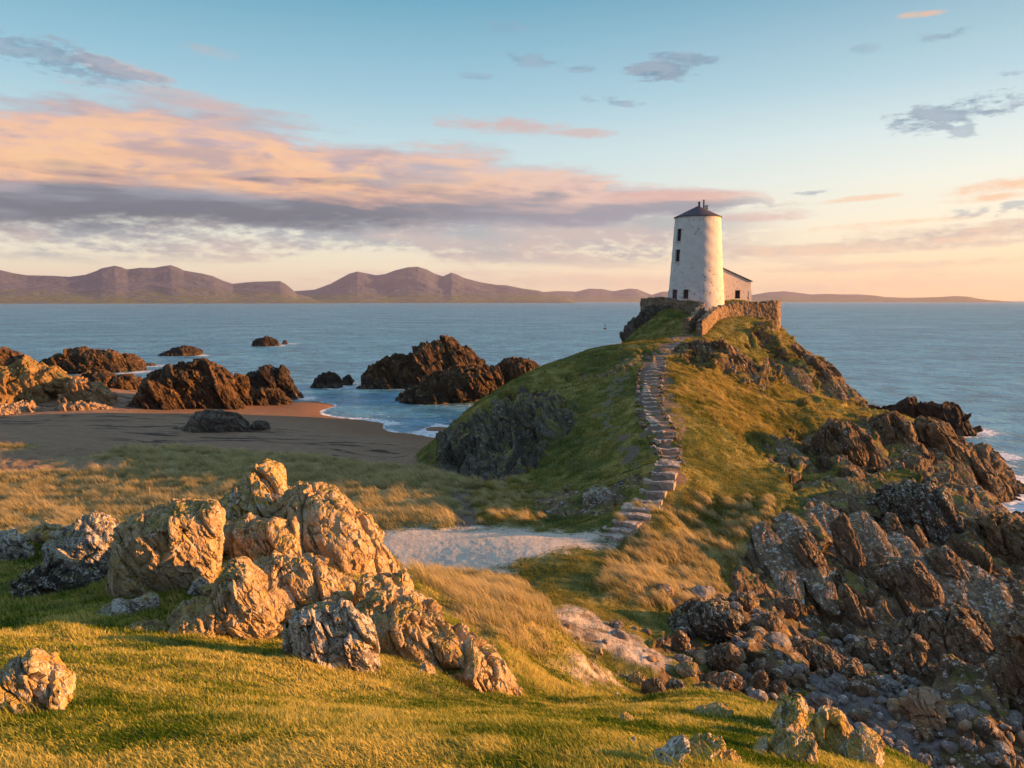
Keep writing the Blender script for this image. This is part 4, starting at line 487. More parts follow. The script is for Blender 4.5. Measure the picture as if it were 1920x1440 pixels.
('crag', 'long slanting rock slab in the layered cliff above the cove', 'rock', (17.22, 30.41, 2.24), 0.515, 0.55, 'cove', 54, 'slanting slabs of the cliff above the cove', [(-1.3, 0.59), (-0.85, 0.91), (-0.12, 0.83), (0.55, 0.31), (1.0, -0.22), (1.17, -0.63), (0.78, -0.8), (0.23, -0.59), (-0.56, -0.28), (-1.03, 0.3)], {'lean': 2.2, 'sink': 0.0, 'amp': 0.5}),
('crag', 'long slanting rock slab in the layered cliff above the cove', 'rock', (18.28, 29.83, 2.07), 0.55, 0.55, 'cove', 54, 'slanting slabs of the cliff above the cove', [(-1.33, 0.49), (-0.8, 0.89), (-0.22, 0.73), (0.62, 0.35), (1.04, -0.2), (1.21, -0.61), (0.86, -0.77), (0.26, -0.61), (-0.41, -0.24), (-1.14, 0.14)], {'lean': 2.2, 'sink': 0.0, 'amp': 0.5}),
('crag', 'slanting brown slab on the brow of the right headland', 'rock', (16.78, 37.72, 4.02), 0.419, 0.55, 'brown', 54, 'slanting slabs on the headland brow', [(-1.4, 0.2), (-1.17, 0.59), (-0.52, 0.68), (0.34, 0.42), (0.98, -0.01), (1.34, -0.35), (1.08, -0.59), (0.41, -0.6), (-0.3, -0.31), (-1.1, -0.09)], {'lean': 2.2, 'sink': 0.0, 'amp': 0.5}),
('crag', 'slanting brown slab on the brow of the right headland', 'rock', (19.69, 37.77, 3.38), 0.48, 0.55, 'brown', 54, 'slanting slabs on the headland brow', [(-1.66, 0.3), (-1.25, 0.86), (-0.55, 0.8), (0.55, 0.56), (1.18, -0.06), (1.55, -0.48), (1.19, -0.77), (0.39, -0.77), (-0.41, -0.38), (-1.32, -0.06)], {'lean': 2.2, 'sink': 0.0, 'amp': 0.5}),
('crag', 'slanting brown slab on the brow of the right headland', 'rock', (22.34, 37.83, 2.62), 0.534, 0.55, 'brown', 54, 'slanting slabs on the headland brow', [(-1.66, 0.46), (-1.24, 0.96), (-0.46, 0.92), (0.48, 0.44), (1.2, -0.11), (1.53, -0.57), (1.15, -0.85), (0.33, -0.81), (-0.42, -0.33), (-1.25, 0.16)], {'lean': 2.2, 'sink': 0.0, 'amp': 0.5}),
('crag', 'tilted orange brown slab in the outer headland ridge', 'rock', (16.17, 45.95, 4.3), 0.338, 0.9, 'brown', 60, 'tilted slabs of the outer headland ridge', [(-1.71, 0.27), (-1.37, 0.8), (-0.63, 0.81), (0.38, 0.42), (1.22, -0.0), (1.63, -0.45), (1.29, -0.74), (0.52, -0.68), (-0.35, -0.32), (-1.32, -0.05)], {'lean': 2.2, 'sink': 0.0, 'amp': 0.5}),
('crag', 'tilted orange brown slab in the outer headland ridge', 'rock', (19.98, 50.47, 3.92), 0.377, 0.9, 'brown', 60, 'tilted slabs of the outer headland ridge', [(-1.82, 0.8), (-1.27, 1.31), (-0.28, 1.27), (0.61, 0.47), (1.44, -0.19), (1.68, -0.85), (1.12, -1.18), (0.2, -1.01), (-0.6, -0.35), (-1.55, 0.27)], {'lean': 2.2, 'sink': 0.0, 'amp': 0.5}),
('crag', 'tilted orange brown slab in the outer headland ridge', 'rock', (22.59, 50.78, 3.69), 0.419, 0.9, 'brown', 60, 'tilted slabs of the outer headland ridge', [(-1.94, 0.9), (-1.29, 1.49), (-0.37, 1.29), (0.75, 0.56), (1.59, -0.2), (1.77, -0.95), (1.15, -1.32), (0.27, -1.05), (-0.72, -0.44), (-1.7, 0.27)], {'lean': 2.2, 'sink': 0.0, 'amp': 0.5}),
('crag', 'tilted orange brown slab in the outer headland ridge', 'rock', (26.12, 52.58, 3.37), 0.461, 0.9, 'brown', 60, 'tilted slabs of the outer headland ridge', [(-2.15, 1.06), (-1.41, 1.72), (-0.32, 1.52), (0.79, 0.56), (1.64, -0.35), (1.94, -1.11), (1.24, -1.5), (0.25, -1.2), (-0.78, -0.45), (-1.76, 0.47)], {'lean': 2.2, 'sink': 0.0, 'amp': 0.5}),
('crag', 'tilted orange brown slab in the outer headland ridge', 'rock', (30.11, 54.68, 2.55), 0.503, 0.9, 'brown', 60, 'tilted slabs of the outer headland ridge', [(-2.41, 1.22), (-1.78, 1.85), (-0.51, 1.7), (0.89, 0.74), (1.74, -0.41), (2.15, -1.22), (1.51, -1.61), (0.39, -1.3), (-0.83, -0.52), (-2.05, 0.43)], {'lean': 2.2, 'sink': 0.0, 'amp': 0.5}),
('crag', 'tilted brown slab on the steep slope right of the lighthouse terrace', 'rock', (23.89, 68.72, 7.41), 0.335, 1.0, 'brown', 54, 'tilted slabs right of the lighthouse terrace', [(-2.27, 1.47), (-1.49, 2.15), (-0.41, 1.73), (0.91, 0.58), (1.82, -0.6), (2.05, -1.59), (1.42, -1.89), (0.22, -1.53), (-0.86, -0.51), (-1.92, 0.67)], {'lean': 2.2, 'sink': 0.0, 'amp': 0.5}),
('crag', 'tilted brown slab on the steep slope right of the lighthouse terrace', 'rock', (27.05, 69.51, 6.38), 0.371, 1.0, 'brown', 54, 'tilted slabs right of the lighthouse terrace', [(-2.74, 1.68), (-2.05, 2.37), (-0.77, 1.92), (0.91, 0.72), (1.97, -0.66), (2.44, -1.68), (1.74, -2.06), (0.45, -1.62), (-0.85, -0.48), (-2.29, 0.72)], {'lean': 2.2, 'sink': 0.0, 'amp': 0.5}),
('crag', 'tilted brown slab on the steep slope right of the lighthouse terrace', 'rock', (28.34, 67.13, 5.01), 0.399, 1.0, 'brown', 54, 'tilted slabs right of the lighthouse terrace', [(-2.29, 1.09), (-1.6, 1.82), (-0.56, 1.54), (0.85, 0.69), (1.78, -0.35), (2.11, -1.24), (1.49, -1.62), (0.4, -1.33), (-0.69, -0.47), (-1.82, 0.47)], {'lean': 2.2, 'sink': 0.0, 'amp': 0.5}),
('crag', 'tilted brown slab on the steep slope right of the lighthouse terrace', 'rock', (18.37, 63.49, 7.96), 0.282, 1.0, 'brown', 54, 'tilted slabs right of the lighthouse terrace', [(-1.94, 1.13), (-1.32, 1.71), (-0.28, 1.53), (0.72, 0.53), (1.52, -0.41), (1.78, -1.21), (1.2, -1.53), (0.36, -1.13), (-0.75, -0.47), (-1.65, 0.47)], {'lean': 2.2, 'sink': 0.0, 'amp': 0.5}),
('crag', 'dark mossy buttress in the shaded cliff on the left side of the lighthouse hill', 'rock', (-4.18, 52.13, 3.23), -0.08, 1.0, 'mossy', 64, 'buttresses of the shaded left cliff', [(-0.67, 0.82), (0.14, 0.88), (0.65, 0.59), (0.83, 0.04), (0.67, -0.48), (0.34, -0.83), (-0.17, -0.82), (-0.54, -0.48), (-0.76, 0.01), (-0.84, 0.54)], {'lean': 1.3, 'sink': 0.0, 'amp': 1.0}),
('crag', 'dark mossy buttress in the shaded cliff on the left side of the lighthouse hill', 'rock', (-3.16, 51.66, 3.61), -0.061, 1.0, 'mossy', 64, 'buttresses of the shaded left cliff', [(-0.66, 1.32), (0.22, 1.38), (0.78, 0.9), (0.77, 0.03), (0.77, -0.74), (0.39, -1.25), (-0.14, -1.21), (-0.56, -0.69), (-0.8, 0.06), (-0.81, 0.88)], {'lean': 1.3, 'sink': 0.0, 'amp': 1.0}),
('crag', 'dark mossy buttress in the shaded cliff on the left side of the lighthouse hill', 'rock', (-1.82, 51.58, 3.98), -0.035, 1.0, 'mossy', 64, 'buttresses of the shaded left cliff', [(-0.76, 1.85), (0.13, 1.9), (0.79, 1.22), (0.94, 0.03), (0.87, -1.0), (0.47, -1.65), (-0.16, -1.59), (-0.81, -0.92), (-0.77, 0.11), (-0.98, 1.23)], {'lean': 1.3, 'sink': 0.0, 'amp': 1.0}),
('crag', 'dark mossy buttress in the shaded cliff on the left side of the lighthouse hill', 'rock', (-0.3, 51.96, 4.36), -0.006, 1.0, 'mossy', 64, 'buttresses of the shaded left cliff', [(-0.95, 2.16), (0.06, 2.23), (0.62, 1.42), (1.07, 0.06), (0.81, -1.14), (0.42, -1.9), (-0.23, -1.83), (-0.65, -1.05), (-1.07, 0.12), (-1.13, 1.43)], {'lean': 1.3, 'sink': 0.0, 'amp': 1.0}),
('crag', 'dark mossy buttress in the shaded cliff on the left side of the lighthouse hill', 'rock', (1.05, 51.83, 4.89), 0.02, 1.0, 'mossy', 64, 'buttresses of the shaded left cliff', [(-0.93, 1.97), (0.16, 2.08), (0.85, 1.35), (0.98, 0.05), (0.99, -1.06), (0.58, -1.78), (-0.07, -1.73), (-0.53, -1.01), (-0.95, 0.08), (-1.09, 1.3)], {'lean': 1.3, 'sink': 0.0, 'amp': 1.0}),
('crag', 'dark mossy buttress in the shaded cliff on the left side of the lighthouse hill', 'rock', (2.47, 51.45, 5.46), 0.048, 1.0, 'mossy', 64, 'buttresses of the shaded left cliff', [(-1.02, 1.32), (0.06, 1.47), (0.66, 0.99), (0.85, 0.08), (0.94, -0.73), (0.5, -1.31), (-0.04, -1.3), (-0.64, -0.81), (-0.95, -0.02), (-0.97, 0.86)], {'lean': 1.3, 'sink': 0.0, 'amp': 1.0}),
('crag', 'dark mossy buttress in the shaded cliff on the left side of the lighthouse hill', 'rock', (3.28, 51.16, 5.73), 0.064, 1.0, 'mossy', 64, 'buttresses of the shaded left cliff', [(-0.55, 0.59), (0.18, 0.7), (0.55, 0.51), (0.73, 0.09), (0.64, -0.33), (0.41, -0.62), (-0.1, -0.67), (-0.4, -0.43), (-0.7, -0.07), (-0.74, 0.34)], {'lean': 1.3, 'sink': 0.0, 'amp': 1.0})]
RANGES = [[(-0.7707, 0.01129), (-0.6769, 0.02251), (-0.622, 0.02774), (-0.5672, 0.03212), (-0.5554, 0.02902), (-0.5435, 0.02699), (-0.5189, 0.02682), (-0.5038, 0.0259), (-0.4882, 0.02844), (-0.4776, 0.03268), (-0.4722, 0.03569), (-0.4589, 0.03887), (-0.452, 0.03724), (-0.4467, 0.03497), (-0.4336, 0.03698), (-0.4182, 0.03724), (-0.4098, 0.03918), (-0.4013, 0.04053), (-0.393, 0.03765), (-0.3875, 0.0347), (-0.3675, 0.03131), (-0.356, 0.02836), (-0.3445, 0.02291), (-0.3346, 0.01988), (-0.3238, 0.02121), (-0.3088, 0.02257), (-0.2814, 0.02339), (-0.2753, 0.02026), (-0.2693, 0.01521), (-0.2627, 0.00886), (-0.2353, 0.0012), (-0.2101, -0.00268)], [(-0.3335, -0.00133), (-0.2972, 0.00498), (-0.2651, 0.01141), (-0.2413, 0.0134), (-0.2223, 0.02054), (-0.2094, 0.02769), (-0.1998, 0.03291), (-0.1901, 0.03555), (-0.1806, 0.03368), (-0.1677, 0.03116), (-0.1567, 0.03252), (-0.145, 0.03713), (-0.1286, 0.04112), (-0.1169, 0.04184), (-0.1058, 0.03862), (-0.096, 0.03343), (-0.0861, 0.03018), (-0.0795, 0.03282), (-0.0755, 0.0348), (-0.0676, 0.03219), (-0.0597, 0.02827), (-0.0399, 0.02303), (-0.0199, 0.01975), (-0.0066, 0.01909), (0.0133, 0.01513), (0.0333, 0.01248), (0.0466, 0.00851), (0.0665, 0.0052), (0.0798, -9e-05)], [(0.0, 0.00256), (0.0266, 0.00984), (0.0532, 0.01181), (0.0664, 0.0118), (0.0797, 0.01113), (0.0961, 0.01506), (0.1126, 0.01437), (0.1257, 0.01173), (0.1453, 0.01497), (0.1551, 0.01429), (0.1648, 0.01036), (0.1727, 0.00709), (0.1842, 0.01097), (0.197, 0.01159), (0.2162, 0.00767), (0.2415, 0.00506), (0.2665, 0.00503), (0.291, 0.00689), (0.3092, 0.01), (0.3271, 0.01119), (0.3391, 0.0099), (0.3568, 0.00736), (0.3742, 0.00792), (0.3885, 0.00727), (0.4083, 0.0072), (0.4251, 0.00595), (0.4362, 0.00412), (0.4579, 0.00319), (0.4894, 0.00401), (0.5048, 0.00513), (0.5175, 0.00452), (0.5276, 0.00221), (0.5401, 0.00049), (0.5595, -7e-05)]]
STAIR = [(3.81, 30.81, 4.26, 1.6), (4.4, 31.27, 4.47, 1.6), (5.03, 31.9, 4.79, 1.65), (6.12, 35.08, 4.67, 1.6), (6.71, 35.74, 5.25, 1.55), (7.2, 36.47, 5.72, 1.4), (8.04, 39.8, 5.48, 1.35), (8.13, 40.85, 5.74, 1.3), (8.0, 42.47, 6.47, 1.2), (8.39, 46.99, 6.85, 1.15), (8.68, 50.08, 7.59, 1.15), (9.72, 55.34, 8.28, 1.2), (10.41, 57.38, 8.76, 1.3), (11.53, 61.15, 9.3, 1.2), (12.92, 64.68, 9.89, 1.1), (14.98, 68.85, 10.29, 1.0)]
EDGE_L = [(7.64, 40.1, 5.49), (7.39, 41.52, 5.91), (7.28, 43.87, 6.54), (7.69, 47.99, 6.87), (8.01, 50.77, 7.51), (8.89, 55.75, 8.25), (9.82, 58.97, 8.93)]
EDGE_R = [(8.34, 38.52, 5.52), (8.76, 41.37, 5.94), (8.7, 42.52, 6.47), (8.89, 45.31, 6.76), (9.21, 48.54, 7.27), (9.86, 52.64, 7.82), (10.7, 56.45, 8.57), (11.77, 60.47, 9.15)]

_P = np.array(CTL, np.float64)
def _fit():
    XY = _P[:, :2]; n = len(_P); A = np.sqrt(((XY[:, None] - XY[None]) ** 2).sum(-1) + 2.5) - .02 * np.eye(n)
    M = np.zeros((n + 3, n + 3)); M[:n, :n] = A; M[:n, n] = 1; M[:n, n + 1:] = XY; M[n, :n] = 1; M[n + 1:, :n] = XY.T
    return np.linalg.solve(M, np.r_[_P[:, 2], 0, 0, 0])
_W = _fit()
def base_h(x, y):
    x = np.asarray(x, np.float32).ravel(); y = np.asarray(y, np.float32).ravel(); out = np.empty(len(x), np.float64)
    px, py, w = _P[:, 0].astype(np.float32), _P[:, 1].astype(np.float32), _W[:-3].astype(np.float64)
    for s in range(0, len(x), 100000):
        X, Y = x[s:s + 100000], y[s:s + 100000]
        out[s:s + 100000] = np.sqrt((X[:, None] - px) ** 2 + (Y[:, None] - py) ** 2 + 2.5) @ w + _W[-3] + _W[-2] * X + _W[-1] * Y
    return out
def inpoly(x, y, poly, soft=.3):
    """signed soft mask: 1 inside, fading over `soft` metres"""
    px = np.array([p[0] for p in poly]); py = np.array([p[1] for p in poly])
    m = (x > px.min() - 3 * soft) & (x < px.max() + 3 * soft) & (y > py.min() - 3 * soft) & (y < py.max() + 3 * soft)
    out = np.zeros(len(x), np.float32)
    if not m.any(): return out
    X, Y = x[m], y[m]; ins = np.zeros(len(X), bool); dist = np.full(len(X), 1e9)
    for i in range(len(px)):
        x1, y1, x2, y2 = px[i - 1], py[i - 1], px[i], py[i]
        c = ((y1 > Y) != (y2 > Y)); xi = (x2 - x1) * (Y - y1) / ((y2 - y1) if abs(y2 - y1) > 1e-9 else 1e-9) + x1
        ins ^= c & (X < xi)
        l2 = (x2 - x1) ** 2 + (y2 - y1) ** 2 + 1e-9
        t = np.clip(((X - x1) * (x2 - x1) + (Y - y1) * (y2 - y1)) / l2, 0, 1)
        dist = np.minimum(dist, np.hypot(X - x1 - t * (x2 - x1), Y - y1 - t * (y2 - y1)))
    sd_ = np.where(ins, dist, -dist); out[m] = sstep(sd_, -soft, soft); return out
def zones(x, y):
    """ground cover weights at world positions"""
    p3 = np.stack([x, y, np.zeros_like(x)], 1)
    wob = np.maximum(.06, .012 * np.hypot(x, y))
    jx = x + fbm(p3 * .9, 3) * wob * 3; jy = y + fbm(p3 * .9 + 50, 3) * wob * 3
    Z = {k: inpoly(jx, jy, v, {'cliffright': .5, 'dune': .6, 'pale': 1.1, 'sidepath': .18, 'leftpath': .25, 'yellow': 1.5, 'slopestraw': .8, 'hillstraw': .8, 'track': .3, 'gully': .35, 'dirt': .35}.get(k, .4)) for k, v in ZONES.items()}
    return Z

def fast():      # terrain rows: finest where the headland and its cliffs stand
    t = [0.8]; 
    while t[-1] < 128:
        r = t[-1]
        k = .0085 if r < 7 else .0062 if r < 20 else .0034 if r < 40 else .0036 if r < 62 else .0045 if r < 84 else .008
        t.append(r * (1 + k))
    return np.array(t)
rr = fast()
aa = np.concatenate([np.linspace(-125, -36.5, 60, endpoint=False), np.linspace(-36.5, 36.5, 960), np.linspace(36.5, 125, 61)[1:]]) * math.pi / 180
NR, NC = len(rr), len(aa)
TX = (rr[:, None] * np.sin(aa)[None]).ravel(); TY = (rr[:, None] * np.cos(aa)[None]).ravel()
H0 = base_h(TX, TY)
Q = grid_quads(NR, NC)[:, ::-1]
V = np.stack([TX, TY, H0], 1)
N = vnormals(V, Q); N[N[:, 2] < 0] *= -1
Z = zones(TX, TY)
p3 = V.astype(np.float32)
slope = 1 - N[:, 2]
rockz = np.maximum.reduce([Z['flank'] * np.clip(.62 + fbm(p3 * .45, 3) * 1.3, 0, 1)] + [Z[k] for k in ('cliffleft', 'cliffright', 'crag', 'topleft', 'small1', 'small2', 'ridgeL', 'fgrock')])
nz = fbm(p3 * np.array((.35, .35, .5), np.float32), 4)
rock = np.clip(rockz * (1.0 + nz * 1.2) + sstep(slope + nz * .18, .34, .5) * (TY > 26), 0, 1)
rock = np.where((TX > 12) & (H0 < 2.9) & (TY > 24), 1.0, rock)          # bare rock along the tide line
# pockets of turf inside the cliff zone where it is flatter
flat = 1 - sstep(slope, .06, .25)
turfpocket = (H0 > 2.6) * np.clip(Z['cliffright'] * flat * sstep(nz + .25 * (H0 - 3.5), .0, .35), 0, 1)
rock = rock * (1 - .8 * turfpocket)
beach = (1 - sstep(H0 + fbm(p3 * .25, 2) * .35, 2.4, 2.75)) * (TY > 50) * (TX < 2)
beach = np.maximum(beach, (TX < -15) * (TY > 60) * (H0 < 3.5) * (TY < 86))
beach = np.maximum(beach, (TY > 48) * (TX < -6) * (H0 < 2.3))
cove = Z['covefloor']
seabed = (H0 < -.3) & ~((TX < 1) & (TY > 70))
rock = np.where(seabed, 1, rock * (1 - beach)); rock = rock * (1 - .9 * cove)
pale = Z['pale']; track = np.maximum.reduce([Z['track'], Z['stairs'] * .95, Z['sidepath'] * .9, Z['leftpath'] * .85]); gully = np.maximum(Z['gully'], Z['dirt'])
dune = np.maximum.reduce([Z['dune'], Z['gold'], Z['marram'], Z['hillstraw'] * .8, Z['slopestraw'] * .55]) * (1 - pale) * (1 - track)
# --- displacement
s_ = p3 @ np.array((.82, -.25, .52), np.float32); t_ = p3 @ np.array((-.53, 0, .85), np.float32); u_ = p3 @ np.array((.3, .95, 0), np.float32)
rk = rock > .01; disp = np.zeros(len(V), np.float32)
sv = np.stack([s_, t_, u_], 1)[rk]
far = np.clip(np.hypot(TX, TY)[rk] / 40, .45, 1.5)
d1 = ridged(sv * np.array((.50, .07, .13), np.float32), 3, .5) * .95
fa, ed = facets(sv * np.array((.62, .11, .19), np.float32) + 3, 1.0, 1.0)
fb, eb = facets(sv * np.array((2.8, .5, .9), np.float32) + 31, 1.0, .7)
d1 *= .8
d2 = fa * .80 + fb * .15 - .16 * np.exp(-(ed / .05) ** 2)
d3 = ridged(sv * np.array((3.6, .8, 1.1), np.float32) + 9, 4) * .09
disp[rk] = (d1 + d2 + d3 - .42) * far
disp *= 1 - .62 * np.clip(Z['small1'] + Z['small2'] + Z['ridgeL'], 0, 1)
disp *= 1 - .45 * Z['fgrock']
disp *= 1 - .1 * Z['cliffleft']
tuft = fbm(p3 * 1.1, 3) * .10 + fbm(p3 * 3.3, 2) * .035
dunebump = (ridged(p3 * np.array((.42, .55, .3), np.float32), 3) * .28 + fbm(p3 * 1.3, 2) * .16)
near = np.clip(np.hypot(TX, TY) / 14, .25, 1)
tuft = tuft + (TY < 18) * (ridged(p3 * .75 + 4, 3) * .085 + fbm(p3 * 2.6 + 8, 2) * .03)
soft = tuft * near * (1 - pale) * (1 - track) * (1 - beach) * (1 - .5 * dune) + dunebump * dune * near + Z['yellow'] * ridged(p3 * np.array((1.2, .8, .8), np.float32), 3) * .16
soft += (fbm(p3 * 2.5, 3) * .05 + fbm(p3 * 9, 2) * .02) * (gully + .35 * pale) + fbm(p3 * .5, 2) * .05 * beach
soft += cove * (ridged(p3 * 1.4, 3) * .16 + fbm(p3 * 4, 2) * .07)
keep = 1 - np.clip(sum(np.exp(-(((TX - x0) ** 2 + (TY - y0) ** 2) / r0 ** 2) ** 2) for x0, y0, r0 in ((18.6, 80.5, 6.0),)), 0, 1)
keep = np.maximum(keep, rock * .0)
V = V + N * ((disp * rock * (.15 + .85 * keep)) + soft * (1 - rock) * keep)[:, None]
flatp = np.exp(-(((TX - 18.6) ** 2 + (TY - 80.5) ** 2) / 25.) ** 2)
terr = mesh_np('headland', V, Q)
attr(terr, 'cover', np.stack([rock, dune, np.maximum(pale, 0)], 1).astype(np.float32))
attr(terr, 'bare', np.stack([beach.astype(np.float32), np.clip(track + gully, 0, 1), np.clip(cove, 0, 1)], 1).astype(np.float32))
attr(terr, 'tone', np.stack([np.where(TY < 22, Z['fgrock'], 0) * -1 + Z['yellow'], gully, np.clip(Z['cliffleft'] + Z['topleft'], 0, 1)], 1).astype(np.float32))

def ground_mat():
    m, nt, b = new_mat('ground'); pos, nor = geo(nt)
    def at(n):
        a = nt.nodes.new('ShaderNodeAttribute'); a.attribute_name = n; return sep(nt, a.outputs['Color'])
    rk, du, pa = at('cover'); be, tr, cv = at('bare'); ye, gu, cl = at('tone')
    x, y, z = sep(nt, pos); nx, ny, nzz = sep(nt, nor); fg = (ye * -1.0).clamp(); ye = ye.clamp()
    n0 = noise(nt, pos, .22, 3, .5); n1 = noise(nt, pos, 1.3, 5, .6); n2 = noise(nt, pos, 9, 4, .65); n3 = noise(nt, pos, 38, 3, .65)
    gr = ramp(nt, (n1 * .55 + n2 * .45 + (n0 - .5) * .7).clamp(), [(.34, (.05, .07, .012)), (.46, (.11, .125, .024)), (.56, (.22, .19, .04)), (.68, (.34, .28, .08))])
    gr = colmix(nt, (n3.step(.62, .75)) * .4, gr, (.30, .24, .09))
    st = ramp(nt, (n1 * .5 + n2 * .6 - .05).clamp(), [(.32, (.17, .15, .06)), (.5, (.34, .28, .12)), (.7, (.50, .41, .20))])
    c = colmix(nt, du * .9, gr, st)
    c = colmix(nt, ye * .5 * n1.step(.35, .6), c, (.30, .22, .05))
    dirt = ramp(nt, (n2 * .6 + n3 * .4).clamp(), [(.3, (.10, .075, .055)), (.55, (.19, .145, .11)), (.75, (.28, .22, .17))])
    c = colmix(nt, (tr + (n2 - .5) * .5).step(.35, .7), c, dirt)
    sand = ramp(nt, (n2 * .4 + n3 * .45 + n1 * .2).clamp(), [(.34, (.24, .195, .14)), (.48, (.56, .49, .395)), (.64, (.80, .72, .59))])
    c = colmix(nt, (pa + (n2 - .5) * .9 + (n1 - .5) * .9).step(.2, .85), c, sand)
    c = colmix(nt, gu * n1.step(.35, .55) * .75, c, sand)
    bs = ramp(nt, (n1 * .3 + n3 * .45 + n2 * .3).clamp(), [(.35, (.14, .09, .055)), (.52, (.27, .175, .105)), (.7, (.40, .275, .175))])
    wet = z.step(1.3, .25); bs = colmix(nt, wet * .7, bs, (.22, .105, .045))
    # strand line of weed
    wl = noise(nt, vec(nt, x * .16, y * .75, z * 2), 1.0, 5, .65, .6)
    weed = wl.step(.555, .60) * z.step(.9, 1.2) * z.step(2.3, 1.9)
    bs = colmix(nt, weed * .9, bs, (.028, .022, .018))
    c = colmix(nt, be, c, bs)
    cg = ramp(nt, (n2 * .5 + n3 * .3 + n1 * .25).clamp(), [(.35, (.07, .062, .058)), (.5, (.155, .14, .13)), (.68, (.28, .25, .23))])
    c = colmix(nt, (cv + (n1 - .5) * .4).step(.3, .7), c, cg)
    rb, rh = rock_color(nt, pos, nor, (.030, .023, .016), (.13, .09, .052), (.34, .235, .13), white=.10, yellow=.12, grain=.9)
    w = noise(nt, pos, 1.9, 5, .65)
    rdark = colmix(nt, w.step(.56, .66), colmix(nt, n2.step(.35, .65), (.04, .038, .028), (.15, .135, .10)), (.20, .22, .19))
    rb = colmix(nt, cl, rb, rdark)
    rp, _h2 = rock_color(nt, pos, nor, (.15, .115, .07), (.36, .27, .155), (.52, .41, .25), white=.3, yellow=.5, grain=2.2)
    rb = colmix(nt, fg, rb, rp)
    mossm = (noise(nt, pos, .8, 5, .65) * .8 + nzz * .5 + ((z - 3.0) * .03).min(.12) + cl * .03 - fg * .25).step(.86, .98)
    rb = colmix(nt, mossm * .9, rb, gr)
    rb = colmix(nt, z.step(1.0, .2) * .7, rb, (.035, .028, .022))
    rmask = (rk + (n2 - .5) * .5 + (n1 - .5) * .6).step(.38, .58)
    c = colmix(nt, rmask, c, rb)
    setc(nt, b, c, .92)
    h = n2 * .5 + n3 * .35 + rmask * rh * 1.2
    bump(nt, b, h, .9, .12)
    return m
gm = ground_mat()
rq = rock[Q].mean(1) < .5
terr.polygons.foreach_set('use_smooth', rq)
link('terrain', terr, gm, kind='structure')

# interpolate the finished ground for placing things on it
Vg = V.reshape(NR, NC, 3)
def ground(x, y):
    r = math.hypot(x, y); a = math.atan2(x, y)
    i = min(max(np.searchsorted(rr, r) - 1, 0), NR - 2); j = min(max(np.searchsorted(aa, a) - 1, 0), NC - 2)
    fi = (r - rr[i]) / (rr[i + 1] - rr[i]); fj = (a - aa[j]) / (aa[j + 1] - aa[j])
    return float((Vg[i, j, 2] * (1 - fj) + Vg[i, j + 1, 2] * fj) * (1 - fi) + (Vg[i + 1, j, 2] * (1 - fj) + Vg[i + 1, j + 1, 2] * fj) * fi)

# ------------------------------------------------------------------ rocks
def cube_sphere(n):
    key = n
    if key in cube_sphere.c: return cube_sphere.c[key]
    t = np.tan(np.linspace(-math.pi / 4, math.pi / 4, n)); a, b = np.meshgrid(t, t, indexing='ij'); one = np.ones_like(a)
    F = [(one, a, b), (-one, b, a), (b, one, a), (a, -one, b), (a, b, one), (b, a, -one)]
    vs, qs = [], []; k = 0
    for f in F:
        vs.append(np.stack([q.ravel() for q in f], 1)); qs.append(grid_quads(n, n) + k); k += n * n
    v = np.concatenate(vs); v /= np.linalg.norm(v, axis=1)[:, None]; q = np.concatenate(qs)
    kk = np.round(v * 1e5).astype(np.int64); _, idx, inv = np.unique(kk, axis=0, return_index=True, return_inverse=True)
    inv = inv.ravel(); v = v[idx]; q = inv[q]
    cube_sphere.c[key] = (v.astype(np.float32), q); return cube_sphere.c[key]
cube_sphere.c = {}
